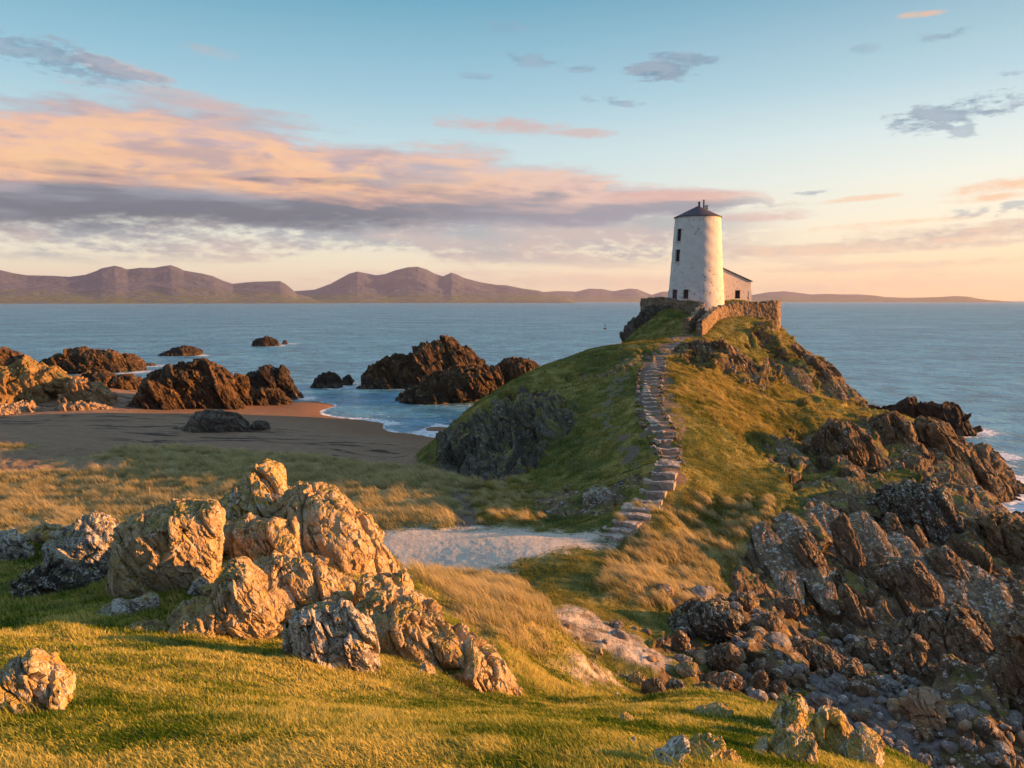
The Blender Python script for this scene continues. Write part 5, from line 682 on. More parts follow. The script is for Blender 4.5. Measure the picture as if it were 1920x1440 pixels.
def make_rock(name, outline, T, yaw, loc, n=40, seed=0, smooth=0., amp=1.0, kind='pale', sink=.25, lean=0.):
    """a solid stone whose front outline is `outline` (width, height), T half its depth"""
    rs = np.random.RandomState(seed % 100000); d, q = cube_sphere(n)
    th = np.arctan2([p[1] for p in outline], [p[0] for p in outline]); ro = np.hypot([p[0] for p in outline], [p[1] for p in outline])
    # resample the outline by angle (outlines are star shaped about their middle)
    A = np.linspace(-math.pi, math.pi, 181); rad = np.zeros(181); pts = np.array(outline)
    for i, a in enumerate(A):
        ca, sa = math.cos(a), math.sin(a); best = 0
        for j in range(len(pts)):
            p, e = pts[j - 1], pts[j] - pts[j - 1]; den = ca * e[1] - sa * e[0]
            if abs(den) < 1e-9: continue
            t = (p[0] * e[1] - p[1] * e[0]) / den; s = (p[0] * sa - p[1] * ca) / den
            if t > 0 and -1e-6 <= s <= 1 + 1e-6: best = max(best, t)
        rad[i] = best if best > 0 else ro.min()
    k = np.array([.25, .5, .25]); rad = np.convolve(np.r_[rad[-2], rad, rad[1]], k, 'valid') * 1.05
    rad *= 1 + sink * np.clip(-np.sin(A), 0, 1) ** 1.5
    dd = d.copy()
    for i in range(9 if not smooth else 4):           # broken faces
        nn = rs.normal(size=3); nn[1] *= 2.2; nn /= np.linalg.norm(nn); off = rs.uniform(.62, .88)
        s = dd @ nn.astype(np.float32) - off; dd -= (np.maximum(s, 0) * rs.uniform(.75, 1.0))[:, None] * nn.astype(np.float32)
    rho = np.hypot(dd[:, 0], dd[:, 2]); r0 = np.hypot(d[:, 0], d[:, 2])
    ang = np.arctan2(d[:, 2], d[:, 0]); R_ = np.interp(ang, A, rad)
    g = np.maximum(r0, 1e-4) ** .72 * (rho / np.maximum(r0, 1e-4)) ** .5 * R_
    v = np.stack([g * np.cos(ang), dd[:, 1] * T * (1 - .15 * d[:, 2]), g * np.sin(ang)], 1)
    size = (rad.mean() + T) / 2
    N = vnormals(v.astype(np.float64), q); 
    if (N * v).sum() < 0: N = -N
    w = v + np.array(loc) * .73 + seed % 97
    sv = np.stack([w @ np.array((.82, -.25, .52)), w @ np.array((-.53, 0, .85)), w @ np.array((.3, .95, 0))], 1) / size
    if smooth:
        f_, e_ = facets(sv * .9 + seed, .5, .15)
        disp = fbm(sv * 1.3, 4) * .13 + fbm(sv * 5, 3) * .03 + f_ * .12
    else:
        f_, e_ = facets(sv * np.array((2.1, .62, .85)), 1.0, .55)
        disp = f_ * .22 - .04 * np.exp(-(e_ / .05) ** 2)
        f_, e_ = facets(sv * np.array((5.2, 1.6, 2.4)) + 5, 1.0, .6)
        disp += f_ * .085 - .015 * np.exp(-(e_ / .06) ** 2)
        f_, e_ = facets(sv * np.array((11, 4, 5.5)) + 15, 1.0, .8)
        disp += f_ * .036 + ridged(sv * np.array((7, 1.6, 2.2)), 4, .6) * .022
        f_, e_ = facets(sv * np.array((24, 9, 12)) + 25, 1.0, .8)
        disp += f_ * .013
    v = v + N * (disp * size * amp)[:, None]
    v[:, 1] += v[:, 2] * lean                          # the stone lies back against the slope
    c, s = math.cos(-yaw), math.sin(-yaw)
    v = np.stack([v[:, 0] * c - v[:, 1] * s, v[:, 0] * s + v[:, 1] * c, v[:, 2]], 1)
    me = mesh_np(name, v, q, smooth=bool(smooth))
    return me
PLACED = []
for i, (name, label, cat, c, yaw, T, mk, n, grp, outl, kw) in enumerate(ROCKS):
    sm = .8 if mk == 'grey' else 0
    if c[1] < 20 and n >= 64: n = int(n * 1.5)
    me = make_rock(name, outl, T, yaw, c, n, seed=i * 37 + 5, smooth=sm, amp=kw.get('amp', .8 if n < 50 else 1.0), kind=mk, lean=kw.get('lean', 0.), sink=kw.get('sink', .25))
    me.materials.append(rock_mat(mk))
    o = link(name, me, None, None, label=label, category=cat, group=grp); o.location = c
    PLACED.append((c, max(p[0] for p in outl), T, min(p[1] for p in outl)))
# ------------------------------------------------------------------ sea
def build_sea():
    r = [20.]
    while r[-1] < 42000: r.append(r[-1] * (1.010 if r[-1] < 300 else 1.05))
    r = np.array(r); a = np.concatenate([np.linspace(-120, -37, 25)[:-1], np.linspace(-37, 37, 420), np.linspace(37, 120, 25)[1:]]) * math.pi / 180
    X = (r[:, None] * np.sin(a)).ravel(); Y = (r[:, None] * np.cos(a)).ravel()
    foam = np.zeros(len(X))
    m = (np.hypot(X, Y) < 320)
    h = base_h(X[m], Y[m]); p = np.stack([X[m], Y[m], 0 * X[m]], 1)
    jag = fbm(p * .22, 3)
    beachy = (X[m] < 0)
    f = np.where(beachy, sstep(h + jag * .3, -.22, -.02) * .8 + .45 * np.exp(-((h + .42 + jag * .35) / .05) ** 2), sstep(h + jag * 1.6, -1.6, -.2) * .85)
    for name, label, cat, c, yaw, T, mk, n, grp, outl, kw in ROCKS:
        if c[1] < 60 or not (grp or '').startswith('rocks standing'): continue
        w = max(abs(q[0]) for q in outl); dx = p[:, 0] - c[0]; dy = p[:, 1] - c[1]
        q = np.sqrt((dx / (w + .6)) ** 2 + (dy / (T + .6)) ** 2)
        side = .55 + .45 * np.clip(dx / (w + 1), -1, 1)
        f = np.maximum(f, np.exp(-((q - 1) * (w + T) / 2 / 1.6) ** 2) * (.75 + jag * 1.5) * side)
    foam[m] = np.clip(f, 0, 1)
    v = np.stack([X, Y, 0 * X], 1)
    me = mesh_np('sea', v, grid_quads(len(r), len(a))[:, ::-1])
    attr(me, 'foam', np.stack([foam, foam, foam], 1).astype(np.float32))
    mt, nt, b = new_mat('sea_water'); pos, nor = geo(nt); x, y, z = sep(nt, pos)
    at = nt.nodes.new('ShaderNodeAttribute'); at.attribute_name = 'foam'; fo = sep(nt, at.outputs['Color'])[0]
    dist = (x * x + y * y).pow(.5)
    pv = vec(nt, x + y * .2, y - x * .15, 0.0)
    w1 = noise(nt, pv, 1.15, 4, .62, .4); w2 = noise(nt, pv, .28, 3, .55, .3); w3 = noise(nt, pv, .05, 4, .55)
    fn = noise(nt, pos, 1.6, 5, .68, .8); ff = noise(nt, pos, 6, 3, .6)
    fm = (fo * 1.4 + (fn - .5) * 3.4 + (ff - .5) * 1.2).step(.60, .95) * fo.step(.05, .25)
    big0 = dist.step(80, 500); w5 = noise(nt, vec(nt, x * .35, y, 0.0), .035, 5, .6)
    wc = (w1 * .6 + w2 * .5).step(.68, .74) * dist.step(30, 90) * .0
    deep = colmix(nt, w3.step(.35, .65), (.045, .21, .31), (.085, .32, .43))
    shallow = colmix(nt, fo.step(.0, .6), deep, (.20, .27, .28))
    w4 = noise(nt, vec(nt, x * .5, y * .5, 3.0), .42, 4, .6); ripple_light = (w4 * (1 - big0) + w2 * big0 * .5 + w1 * .25 + w5 * big0 * .5).step(.44, .70); shallow = colmix(nt, ripple_light, colmix(nt, .8, shallow, (.012, .065, .10)), shallow)  # light and dark sides of the ripples painted into the water colour
    crest = (w4 * (1 - big0) + w5 * big0 + (w1 - .5) * .6).step(.60, .70); shallow = colmix(nt, crest * .5, shallow, (.26, .42, .48))  # pale ripple glints painted into the water colour
    c = colmix(nt, fm, shallow, (.78, .80, .80))
    setc(nt, b, c, (fm * .4 + .22)); b.inputs['Specular IOR Level'].default_value = 0.0
    big = dist.step(60, 500)
    bump(nt, b, w1 * (1.0 + big * 1.5) + w2 * (2.2 + big * 5.0) + w3 * big * 14.0, 1.0, .32)
    gl = nt.nodes.new('ShaderNodeBsdfGlossy'); gl.inputs['Roughness'].default_value = .24; gl.inputs['Color'].default_value = (.9, .95, 1, 1)
    nt.links.new([n for n in nt.nodes if n.type == 'BUMP'][0].outputs[0], gl.inputs['Normal'])
    mx = nt.nodes.new('ShaderNodeMixShader'); nt.links.new(((fm * -.24) + .27).k, mx.inputs[0]); nt.links.new(b.outputs[0], mx.inputs[1]); nt.links.new(gl.outputs[0], mx.inputs[2])
    nt.links.new(mx.outputs[0], [n for n in nt.nodes if n.type == 'OUTPUT_MATERIAL'][0].inputs[0])
    link('sea', me, mt, kind='structure')
build_sea()

# ------------------------------------------------------------------ mountains across the water
def build_ranges():
    spec = [(4200, 5600, .00, .9), (4700, 6600, .2, .9), (8200, 9800, .1, .6)]
    mt, nt, b = new_mat('moorland_haze_tint'); pos, nor = geo(nt); x, y, z = sep(nt, pos)
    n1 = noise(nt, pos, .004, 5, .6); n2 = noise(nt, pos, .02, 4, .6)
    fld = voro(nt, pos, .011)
    c = ramp(nt, (n1 * .6 + n2 * .4).clamp(), [(.36, (.040, .058, .090)), (.5, (.062, .078, .118)), (.66, (.095, .10, .135))])  # moorland tones with the blue of distance haze put into the colour
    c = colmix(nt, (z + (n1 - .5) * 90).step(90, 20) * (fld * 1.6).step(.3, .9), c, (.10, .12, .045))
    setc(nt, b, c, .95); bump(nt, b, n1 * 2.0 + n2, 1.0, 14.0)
    for (r0, r1, ph, rough), prof in zip(spec, RANGES):
        A = np.array([p[0] for p in prof]); Hh = np.array([p[1] for p in prof])
        na = 500; a = np.linspace(A[0], A[-1], na); t = np.r_[np.linspace(0, 1, 46), 1.06, 1.2, 1.5]
        ratio = np.interp(a, A, Hh); edge = np.minimum(np.arange(na), np.arange(na)[::-1]) / 12.; edge = np.clip(edge, 0, 1)
        rr_ = r0 + (r1 - r0) * t
        AA, TT = np.meshgrid(a, t, indexing='xy'); RR = rr_[:, None] * np.ones_like(AA)
        top = (ratio * r1 + EYE)[None] * np.ones_like(TT); top = np.maximum(top, 2)
        X = RR * np.sin(AA); Y = RR * np.cos(AA)
        p = np.stack([X.ravel(), Y.ravel(), np.zeros(X.size)], 1)
        rid = (ridged(p * .0016 + ph * 9, 5, .5) * .5 + .5).reshape(X.shape)
        up = np.clip(TT, 0, 1); prof_t = up ** 1.25
        body = 4 * up + (top - 4) * prof_t * (1 - (1 - up ** 4) * .8 * (1 - rid))
        back = np.where(TT > 1, top * (1 - (TT - 1) * 2), body)
        Zz = np.where(up >= 1, back, np.minimum(body, EYE + ratio[None] * RR * .985)) * edge[None] - 3 * (TT == 0)
        v = np.stack([X.ravel(), Y.ravel(), Zz.ravel()], 1)
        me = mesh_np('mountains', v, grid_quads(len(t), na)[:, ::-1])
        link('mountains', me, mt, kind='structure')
build_ranges()

# ------------------------------------------------------------------ haze
def build_haze():
    mb = MB(); S = 11500
    mb.add([(x, y, z) for x in (-S, S) for y in (-300, 10800) for z in (-9, 330)], [(0, 1, 3, 2), (4, 6, 7, 5), (0, 4, 5, 1), (2, 3, 7, 6), (0, 2, 6, 4), (1, 5, 7, 3)])
    m = bpy.data.materials.new('haze'); m.use_nodes = True; nt = m.node_tree; nt.nodes.clear()
    o = nt.nodes.new('ShaderNodeOutputMaterial'); p = nt.nodes.new('ShaderNodeVolumePrincipled')
    p.inputs['Color'].default_value = (.78, .80, 1.0, 1); p.inputs['Density'].default_value = HAZE; p.inputs['Anisotropy'].default_value = .2
    nt.links.new(p.outputs[0], o.inputs['Volume'])
    ob = mb.build('haze', m, kind='stuff')
HAZE = 4.4e-5
build_haze()

# ------------------------------------------------------------------ lighthouse
def render_mat(name, col=(.60, .615, .61), patches=1.0):
    m, nt, b = new_mat(name); pos, nor = geo(nt); x, y, z = sep(nt, pos)
    n1 = noise(nt, pos, 1.2, 5, .6); n2 = noise(nt, pos, 9, 4, .6); n3 = noise(nt, pos, 3.5, 5, .7)
    c = colmix(nt, n1.step(.4, .7) * .35, col, (.47, .455, .41))
    rust = noise(nt, vec(nt, x * 2.5, y * 2.5, z * .35), 1.0, 4, .6)
    c = colmix(nt, rust.step(.52, .68) * z.step(19.2, 21.2) * .6, c, (.44, .36, .22))
    low = z.step(18.2, 14.5) * .5 + .15
    m1 = (n3 + (n2 - .5) * .25 + low * .08).step(.64, .665) * patches
    c = colmix(nt, m1, c, (.30, .17, .13))
    setc(nt, b, c, .85); bump(nt, b, n2 + n1 - m1 * .7, .5, .03); return m
def flat_mat(name, col, rough=.6, bumps=0):
    m, nt, b = new_mat(name); pos, nor = geo(nt); n = noise(nt, pos, 6, 4, .6)
    c = colmix(nt, n.step(.3, .7), tuple(k * .7 for k in col), tuple(min(1, k * 1.2) for k in col))
    setc(nt, b, c, rough)
    if bumps: bump(nt, b, n, .5, bumps)
    return m
white = render_mat('limewash'); white2 = render_mat('limewash_annexe', (.66, .60, .56), 1.3)
wood_d = flat_mat('dark_wood', (.045, .03, .025), .5); door_m = flat_mat('door_paint', (.10, .03, .03), .5)
glass = flat_mat('window_glass', (.02, .025, .03), .08); pot_m = flat_mat('chimney_pot', (.10, .055, .045), .8)
def slate():
    m, nt, b = new_mat('slate'); pos, nor = geo(nt); x, y, z = sep(nt, pos); n = noise(nt, pos, 7, 4, .6)
    row = ((z * 6.0)._m('FRACT')).step(0, .2)
    c = colmix(nt, n.step(.3, .7), (.045, .042, .055), (.09, .08, .10)); setc(nt, b, c, .7); bump(nt, b, row * .5 + n, .6, .03); return m
slate_m = slate()
TC = np.array((18.6, 81.0)); TB = 12.55; TT_ = 21.8
taz = math.atan2(*TC); CD = np.array((-math.sin(taz), -math.cos(taz))); RD = np.array((math.cos(taz), -math.sin(taz)))
def radius(z): 
    t = (z - 12.9) / (TT_ - 12.9); return 2.84 + (2.24 - 2.84) * min(max(t, -.05), 1) ** .9 if t > 0 else 2.84 - t * .3
lh = link('lighthouse', None, label='white tapering round lighthouse tower with slate cone roof and lean-to annexe', category='lighthouse')
lh.location = (TC[0], TC[1], 12.9)
def tw(phi, z, r):
    d = CD * math.cos(phi) + RD * math.sin(phi); return (d[0] * r, d[1] * r, z - 12.9)
OPEN = [('door', R(-49.5), .40, 12.9, 14.65), ('window', R(-21), .27, 13.68, 14.62), ('window', R(-49.5), .33, 17.35, 18.55), ('window', R(-50), .33, 19.35, 20.6), ('window', R(-82), .3, 13.5, 14.6)]
def tower():
    ph = set(np.linspace(-math.pi, math.pi, 97)[:-1].round(5)); zs = set(np.linspace(TB, TT_, 50).round(4))
    rects = []
    for k, p, hw, z0, z1 in OPEN:
        da = hw / radius((z0 + z1) / 2); rects.append((p - da, p + da, z0, z1))
        ph = {q for q in ph if not (p - da - .02 < q < p + da + .02)} | {p - da, p + da}; zs = {q for q in zs if min(abs(q - z0), abs(q - z1)) > .05} | {z0, z1}
    ph = sorted(ph); zs = sorted(zs); n = len(ph); mb = MB(); rs = np.random.RandomState(3)
    P = [tw(p, z, radius(z) + .012 * math.sin(z * 5 + p * 9) + .01 * math.sin(z * 13 - p * 17)) for z in zs for p in ph]
    F = []
    for j in range(len(zs) - 1):
        for i in range(n):
            i2 = (i + 1) % n; pm = (ph[i] + (ph[i2] if i2 else math.pi * 2 + ph[0])) / 2; zm = (zs[j] + zs[j + 1]) / 2
            if any(a < pm < b and c < zm < d for a, b, c, d in rects): continue
            F.append((j * n + i, j * n + i2, (j + 1) * n + i2, (j + 1) * n + i))
    mb.add(P, F); mb.build('tower_wall', white, lh, smooth=True)
    for (k, p, hw, z0, z1), (a, b, c, d) in zip(OPEN, rects):
        # splayed reveal, sunk frame, leaf or panes
        rv = MB(); R0, R1 = radius(c), radius(d)
        o_ = [tw(a, c, R0), tw(b, c, R0), tw(b, d, R1), tw(a, d, R1)]; i_ = [tw(a, c, R0 - .2), tw(b, c, R0 - .2), tw(b, d, R1 - .2), tw(a, d, R1 - .2)]
        rv.add(o_ + i_, [(0, 1, 5, 4), (1, 2, 6, 5), (2, 3, 7, 6), (3, 0, 4, 7)])
        wob = rv.build(k, white, lh)
        O = np.array(i_); cx = O.mean(0); ex = (O[1] - O[0]); W_ = np.linalg.norm(ex); ex /= W_; ez = (O[3] - O[0]); Hh = np.linalg.norm(ez); ez /= Hh; ey = np.cross(ex, ez)
        if ey @ np.array([*(CD * math.cos(p) + RD * math.sin(p)), 0]) < 0: ey = -ey
        def bar(mb, u, v, w, h, dep, off):
            c0 = cx + ex * u + ez * v + ey * off
            mb.box(c0, (w, dep, h), lambda q: tuple(ex * q[0] + ey * q[1] + ez * q[2]))
        fr = MB(); t = .06
        bar(fr, -W_ / 2 + t / 2, 0, t, Hh, .07, .05); bar(fr, W_ / 2 - t / 2, 0, t, Hh, .07, .05)
        bar(fr, 0, Hh / 2 - t / 2, W_ - 2 * t, t, .07, .05); bar(fr, 0, -Hh / 2 + t / 2, W_ - 2 * t, t, .07, .05)
        if k == 'window':
            bar(fr, 0, 0, W_ - 2 * t, .035, .05, .045); bar(fr, 0, 0, .03, Hh - 2 * t, .045, .04)
            fr.build('frame', wood_d, wob); g = MB(); bar(g, 0, 0, W_ - .02, Hh - .02, .012, .008); g.build('pane', glass, wob)
            s = MB(); bar(s, 0, -Hh / 2 - .05, W_ + .16, .07, .16, .26); s.build('sill', white, wob)
        else:
            fr.build('frame', wood_d, wob)
            l = MB()
            for q in range(4): bar(l, -W_ / 2 + t + (q + .5) * (W_ - 2 * t) / 4, 0, (W_ - 2 * t) / 4 - .008, Hh - 2 * t, .04, .04)
            l.build('leaf', door_m, wob); hd = MB(); bar(hd, W_ / 2 - .13, -.05, .03, .12, .05, .08); hd.build('handle', wood_d, wob)
tower()
def lathe(prof, n=64, dx=0, dy=0):
    P = [(dx + r * math.cos(2 * math.pi * i / n), dy + r * math.sin(2 * math.pi * i / n), z) for r, z in prof for i in range(n)]
    F = [(j * n + i, j * n + (i + 1) % n, (j + 1) * n + (i + 1) % n, (j + 1) * n + i) for j in range(len(prof) - 1) for i in range(n)]
    return P, F
m = MB(); m.add(*lathe([(2.2, 8.84), (2.36, 8.84), (2.37, 8.90), (1.6, 9.27), (.8, 9.66), (.12, 9.98), (.0, 10.0)], 40)); rf = m.build('roof', slate_m, lh)
m = MB(); m.box((.75, -.1, 9.84), (.42, .42, .34)); m.box((.75, -.1, 10.03), (.5, .5, .06)); ch = m.build('chimney', white, rf, bevel=.02)
for k, (dx, dy, z0, z1, r) in enumerate(((.08, -.1, 9.85, 10.42, .10), (.52, -.2, 9.8, 10.6, .075))):
    m = MB(); m.add(*lathe([(r * 1.15, z0), (r, z0 + .1), (r, z1 - .08), (r * 1.25, z1 - .06), (r * 1.25, z1), (r * .7, z1), (r * .7, z1 - .2)], 12, dx, dy)); m.build('chimney_pot', pot_m, rf)
# lean-to annexe
def annexe():
    P0 = np.array((21.05, 80.75)) - TC; ux = np.array((.96, .28)); uy = np.array((-.28, .96)); Wd, Dp = 3.42, 3.2
    f = lambda a, b, z: (P0[0] + ux[0] * a + uy[0] * b, P0[1] + ux[1] * a + uy[1] * b, z)
    zt = lambda a: 3.84 - a * (1.30 / Wd); b0 = -.35
    L = -.75; w0, w1, z0, z1 = 1.62, 2.22, .82, 1.66
    mb = MB()
    xs = [L, w0, w1, Wd]
    V_ = []; F_ = []
    def quad(p): k = len(V_); V_.extend(p); F_.append(tuple(range(k, k + len(p))))
    quad([f(L, 0, b0), f(w0, 0, b0), f(w0, 0, zt(w0)), f(L, 0, zt(L))]); quad([f(w1, 0, b0), f(Wd, 0, b0), f(Wd, 0, zt(Wd)), f(w1, 0, zt(w1))])
    quad([f(w0, 0, b0), f(w1, 0, b0), f(w1, 0, z0), f(w0, 0, z0)]); quad([f(w0, 0, z1), f(w1, 0, z1), f(w1, 0, zt(w1)), f(w0, 0, zt(w0))])
    quad([f(Wd, 0, b0), f(Wd, Dp, b0), f(Wd, Dp, zt(Wd)), f(Wd, 0, zt(Wd))]); quad([f(Wd, Dp, b0), f(L, Dp, b0), f(L, Dp, zt(L)), f(Wd, Dp, zt(Wd))])
    for a, b in (((w0, z0), (w1, z0)), ((w1, z0), (w1, z1)), ((w1, z1), (w0, z1)), ((w0, z1), (w0, z0))):
        quad([f(a[0], 0, a[1]), f(b[0], 0, b[1]), f(b[0], .18, b[1]), f(a[0], .18, a[1])])
    mb.add(V_, F_); an = mb.build('annexe', white2, lh)
    m = MB(); m.add([f(Wd - .22, -.02, b0), f(Wd + .1, -.02, b0), f(Wd + .1, .3, b0), f(Wd - .22, .3, b0), f(Wd - .22, -.02, 1.55), f(Wd + .1, -.02, 1.55), f(Wd + .1, .3, 1.55), f(Wd - .22, .3, 1.55)], [(0, 1, 5, 4), (1, 2, 6, 5), (2, 3, 7, 6), (3, 0, 4, 7), (4, 5, 6, 7)]); m.build('buttress', white2, an)
    m = MB(); o = .12
    c = [f(L, -o, zt(L) + .02), f(Wd + o, -o, zt(Wd + o) + .02), f(Wd + o, Dp + o, zt(Wd + o) + .02), f(L, Dp + o, zt(L) + .02)]
    m.add(c + [(p[0], p[1], p[2] + .09) for p in c], [(0, 1, 5, 4), (1, 2, 6, 5), (2, 3, 7, 6), (3, 0, 4, 7), (4, 5, 6, 7), (0, 3, 2, 1)]); m.build('roof', slate_m, an)
    wi = MB(); fx = lambda q: None
    def bar(mb, a0, a1, zb, z_, y0, y1):
        mb.add([f(a, y, z) for a in (a0, a1) for y in (y0, y1) for z in (zb, z_)], [(0, 1, 3, 2), (4, 6, 7, 5), (0, 4, 5, 1), (2, 3, 7, 6), (0, 2, 6, 4), (1, 5, 7, 3)])
    t = .07
    bar(wi, w0, w0 + t, z0, z1, .1, .16); bar(wi, w1 - t, w1, z0, z1, .1, .16); bar(wi, w0 + t, w1 - t, z1 - t, z1, .1, .16); bar(wi, w0 + t, w1 - t, z0, z0 + t, .1, .16)
    bar(wi, (w0 + w1) / 2 - .02, (w0 + w1) / 2 + .02, z0 + t, z1 - t, .105, .15); bar(wi, w0 + t, w1 - t, 1.28, 1.32, .108, .148)
    w = wi.build('window', wood_d, an); g = MB(); bar(g, w0 + .01, w1 - .01, z0 + .01, z1 - .01, .165, .175); g.build('pane', glass, w)
annexe()

# ------------------------------------------------------------------ dry stone walls
def stone_mat(name, a, b_, c_, lich=.5):
    m, nt, b = new_mat(name); pos, nor = geo(nt)
    cc, h = rock_color(nt, pos, nor, a, b_, c_, white=lich, yellow=.3, grain=1.5)
    setc(nt, b, cc, .9); bump(nt, b, h, .8, .05); return m
wall_m = stone_mat('dry_stone', (.06, .045, .032), (.19, .14, .095), (.34, .26, .175), .3)
def stone_wall(name, label, path, thick, n_h=26, seed=1, bury=.5):
    """path: (x, y, top z); cross-section goes up the face, over the coping and down the back"""
    P = np.array(path, float); L = np.r_[0, np.cumsum(np.linalg.norm(np.diff(P[:, :2], axis=0), axis=1))]
    ns = max(int(L[-1] / .07), 10); s = np.linspace(0, L[-1], ns)
    C = np.stack([np.interp(s, L, P[:, k]) for k in range(3)], 1)
    T_ = np.gradient(C[:, :2], axis=0); T_ /= np.linalg.norm(T_, axis=1)[:, None]; Nn = np.stack([T_[:, 1], -T_[:, 0]], 1)
    bz = np.array([ground(x, y) for x, y in C[:, :2]]) - bury; bz = np.minimum(bz, C[:, 2] - .3)
    prof = [(1, t) for t in np.linspace(0, 1, n_h)] + [(q, 1) for q in np.linspace(1, -1, 8)[1:-1]] + [(-1, t) for t in np.linspace(1, 0, n_h)]
    rows = []
    for q, t in prof:
        z = bz + (C[:, 2] - bz) * t; bat = 1 + .25 * (1 - t)
        rows.append(np.stack([C[:, 0] + Nn[:, 0] * q * thick / 2 * bat, C[:, 1] + Nn[:, 1] * q * thick / 2 * bat, z], 1))
    # close the two ends by pinching
    v = np.stack(rows, 1)                    # ns, np, 3
    e0 = C[0][None]; 
    ends = []
    for k, e in ((0, 0), (-1, -1)):
        mid = v[e].copy(); mid[:, 0] = C[e, 0]; mid[:, 1] = C[e, 1]; ends.append(mid[None])
    v = np.concatenate([ends[0], v, ends[1]], 0); ns2, npf = v.shape[:2]; v = v.reshape(-1, 3)
    q = grid_quads(ns2, npf); N_ = vnormals(v, q)
    c0 = np.repeat(C[np.clip(np.arange(ns2) - 1, 0, ns - 1)], npf, 0); out = v - c0; out[:, 2] = np.maximum(out[:, 2], 0) * .3
    sg = np.sign((N_ * out).sum()); N_ *= sg
    w = v * np.array((3.6, 3.6, 5.5)) + seed * 13
    f1, f2, cid = worley(w); d = (cid - .5) * .07 - .07 * np.exp(-((f2 - f1) / .10) ** 2) + fbm(w * 1.5, 3) * .02
    coping = (v[:, 2] > c0[:, 2] - .2); f1, f2, cid = worley(v * np.array((2.6, 2.6, .5)) + 40); d += coping * ((cid - .5) * .16 - .08 * np.exp(-((f2 - f1) / .12) ** 2))
    v = v + N_ * d[:, None]
    me = mesh_np(name, v, q if sg > 0 else q[:, ::-1]); return link(name, me, wall_m, label=label, category='stone wall')
stone_wall('stone_wall', 'low curved stone parapet in front of the lighthouse door, left of the gateway', [(13.3, 81.5, 13.65), (14.05, 79.6, 13.85), (15.2, 78.9, 13.85), (16.0, 78.0, 13.62), (17.4, 77.0, 13.5), (18.15, 76.6, 13.45)], .55, seed=1)
stone_wall('stone_wall', 'short sloping stone wall running down the left side of the gateway', [(18.1, 76.3, 13.35), (17.5, 74.6, 12.95), (16.6, 72.6, 12.4), (15.7, 71.0, 11.95), (15.35, 70.4, 11.9)], .5, seed=2)
stone_wall('stone_wall', 'long sunlit terrace wall climbing from the gateway and rounding the right corner', [(16.35, 69.6, 11.75), (16.9, 70.6, 11.95), (17.9, 72.4, 12.55), (18.9, 74.2, 12.95), (20.2, 75.6, 13.15), (22.0, 76.6, 13.35), (24.0, 77.2, 13.48), (25.6, 77.6, 13.52), (26.0, 78.1, 13.5), (26.3, 80.0, 13.4), (26.2, 84, 13.3)], .5, seed=3, bury=.8)

# ------------------------------------------------------------------ steps
step_m = stone_mat('step_stone', (.13, .11, .095), (.34, .29, .25), (.52, .46, .40), .2)
def build_steps():
    P = np.array(STAIR); L = np.r_[0, np.cumsum(np.linalg.norm(np.diff(P[:, :2], axis=0), axis=1))]
    rs = random.Random(4); root = link('stone_staircase', None, label='long winding flight of worn stone steps climbing the grassy hill', category='steps')
    root.location = (float(P[0, 0]), float(P[0, 1]), float(P[0, 2])); s = 0.
    while s < L[-1]:
        x, y, w = (float(np.interp(s, L, P[:, k])) for k in (0, 1, 3)); x2, y2 = (float(np.interp(min(s + .3, L[-1] + .3), L, P[:, k])) for k in (0, 1))
        lower = s < 6.2
        dep = rs.uniform(.34, .46) if lower else rs.uniform(.34, .5); a = math.atan2(y2 - y, x2 - x) - math.pi / 2 + rs.uniform(-.10, .10)
        a *= .75; w *= rs.uniform(.72, .95) if lower else rs.uniform(.70, .9); z = ground(x, y) - (.075 if lower else .10)
        n = 9; mb = MB(); P_, F_ = [], []
        for k in range(n + 1):
            u = k / n - .5; fr = -dep / 2 + rs.uniform(-.05, .05); bk = dep / 2 + .1; tz = z + .10 + rs.uniform(-.012, .012) + .02 * math.sin(u * 7 + s)
            e = 1 if 0 < k < n else .8
            P_ += [(u * w, fr * e - .01, z - .25), (u * w, fr * e, tz - .015), (u * w, fr * e + .03, tz), (u * w, bk * e, tz + .01), (u * w, bk * e, z - .25)]
        for k in range(n):
            for j in range(4): A = k * 5 + j; F_.append((A, A + 5, A + 6, A + 1))
        F_.append((4, 3, 2, 1, 0)); F_.append(tuple(n * 5 + j for j in range(5)))
        ca, sa = math.cos(a), math.sin(a)
        mb.add([(x - P[0, 0] + p[0] * ca - p[1] * sa, y - P[0, 1] + p[0] * sa + p[1] * ca, p[2] - P[0, 2]) for p in P_], F_)
        mb.build('step', step_m, root); s += .54 if lower else .62 + rs.uniform(0, .14)
    # stones set along both sides
    k = 0
    for line, lab, n in ((EDGE_L, 'small rounded stone in the row edging the left side of the steps', 34), (EDGE_R, 'small stone in the kerb between the steps and the dirt path on their right', 40)):
        E_ = np.array(line); l = np.r_[0, np.cumsum(np.linalg.norm(np.diff(E_[:, :2], axis=0), axis=1))]
        for i in range(n):
            s = l[-1] * (i + rs.uniform(-.3, .3)) / n; x = float(np.interp(s, l, E_[:, 0])) + rs.uniform(-.08, .08); y = float(np.interp(s, l, E_[:, 1]))
            w, h = rs.uniform(.10, .2), rs.uniform(.08, .16); k += 1
            outl = [(w * math.cos(t) * rs.uniform(.85, 1.1), h * math.sin(t) * rs.uniform(.85, 1.1)) for t in [j * math.pi / 4 for j in range(8)]]
            me = make_rock('edging_stone', outl, w * .9, 0, (x, y, 0), 9, k * 7); me.materials.append(rock_mat('cove' if k % 3 else 'white'))
            o = link('edging_stone', me, label=lab, category='stone', group='stones edging the left side of the steps' if n == 34 else 'stones edging the right side of the steps'); o.location = (x, y, ground(x, y) + h * .25)
build_steps()

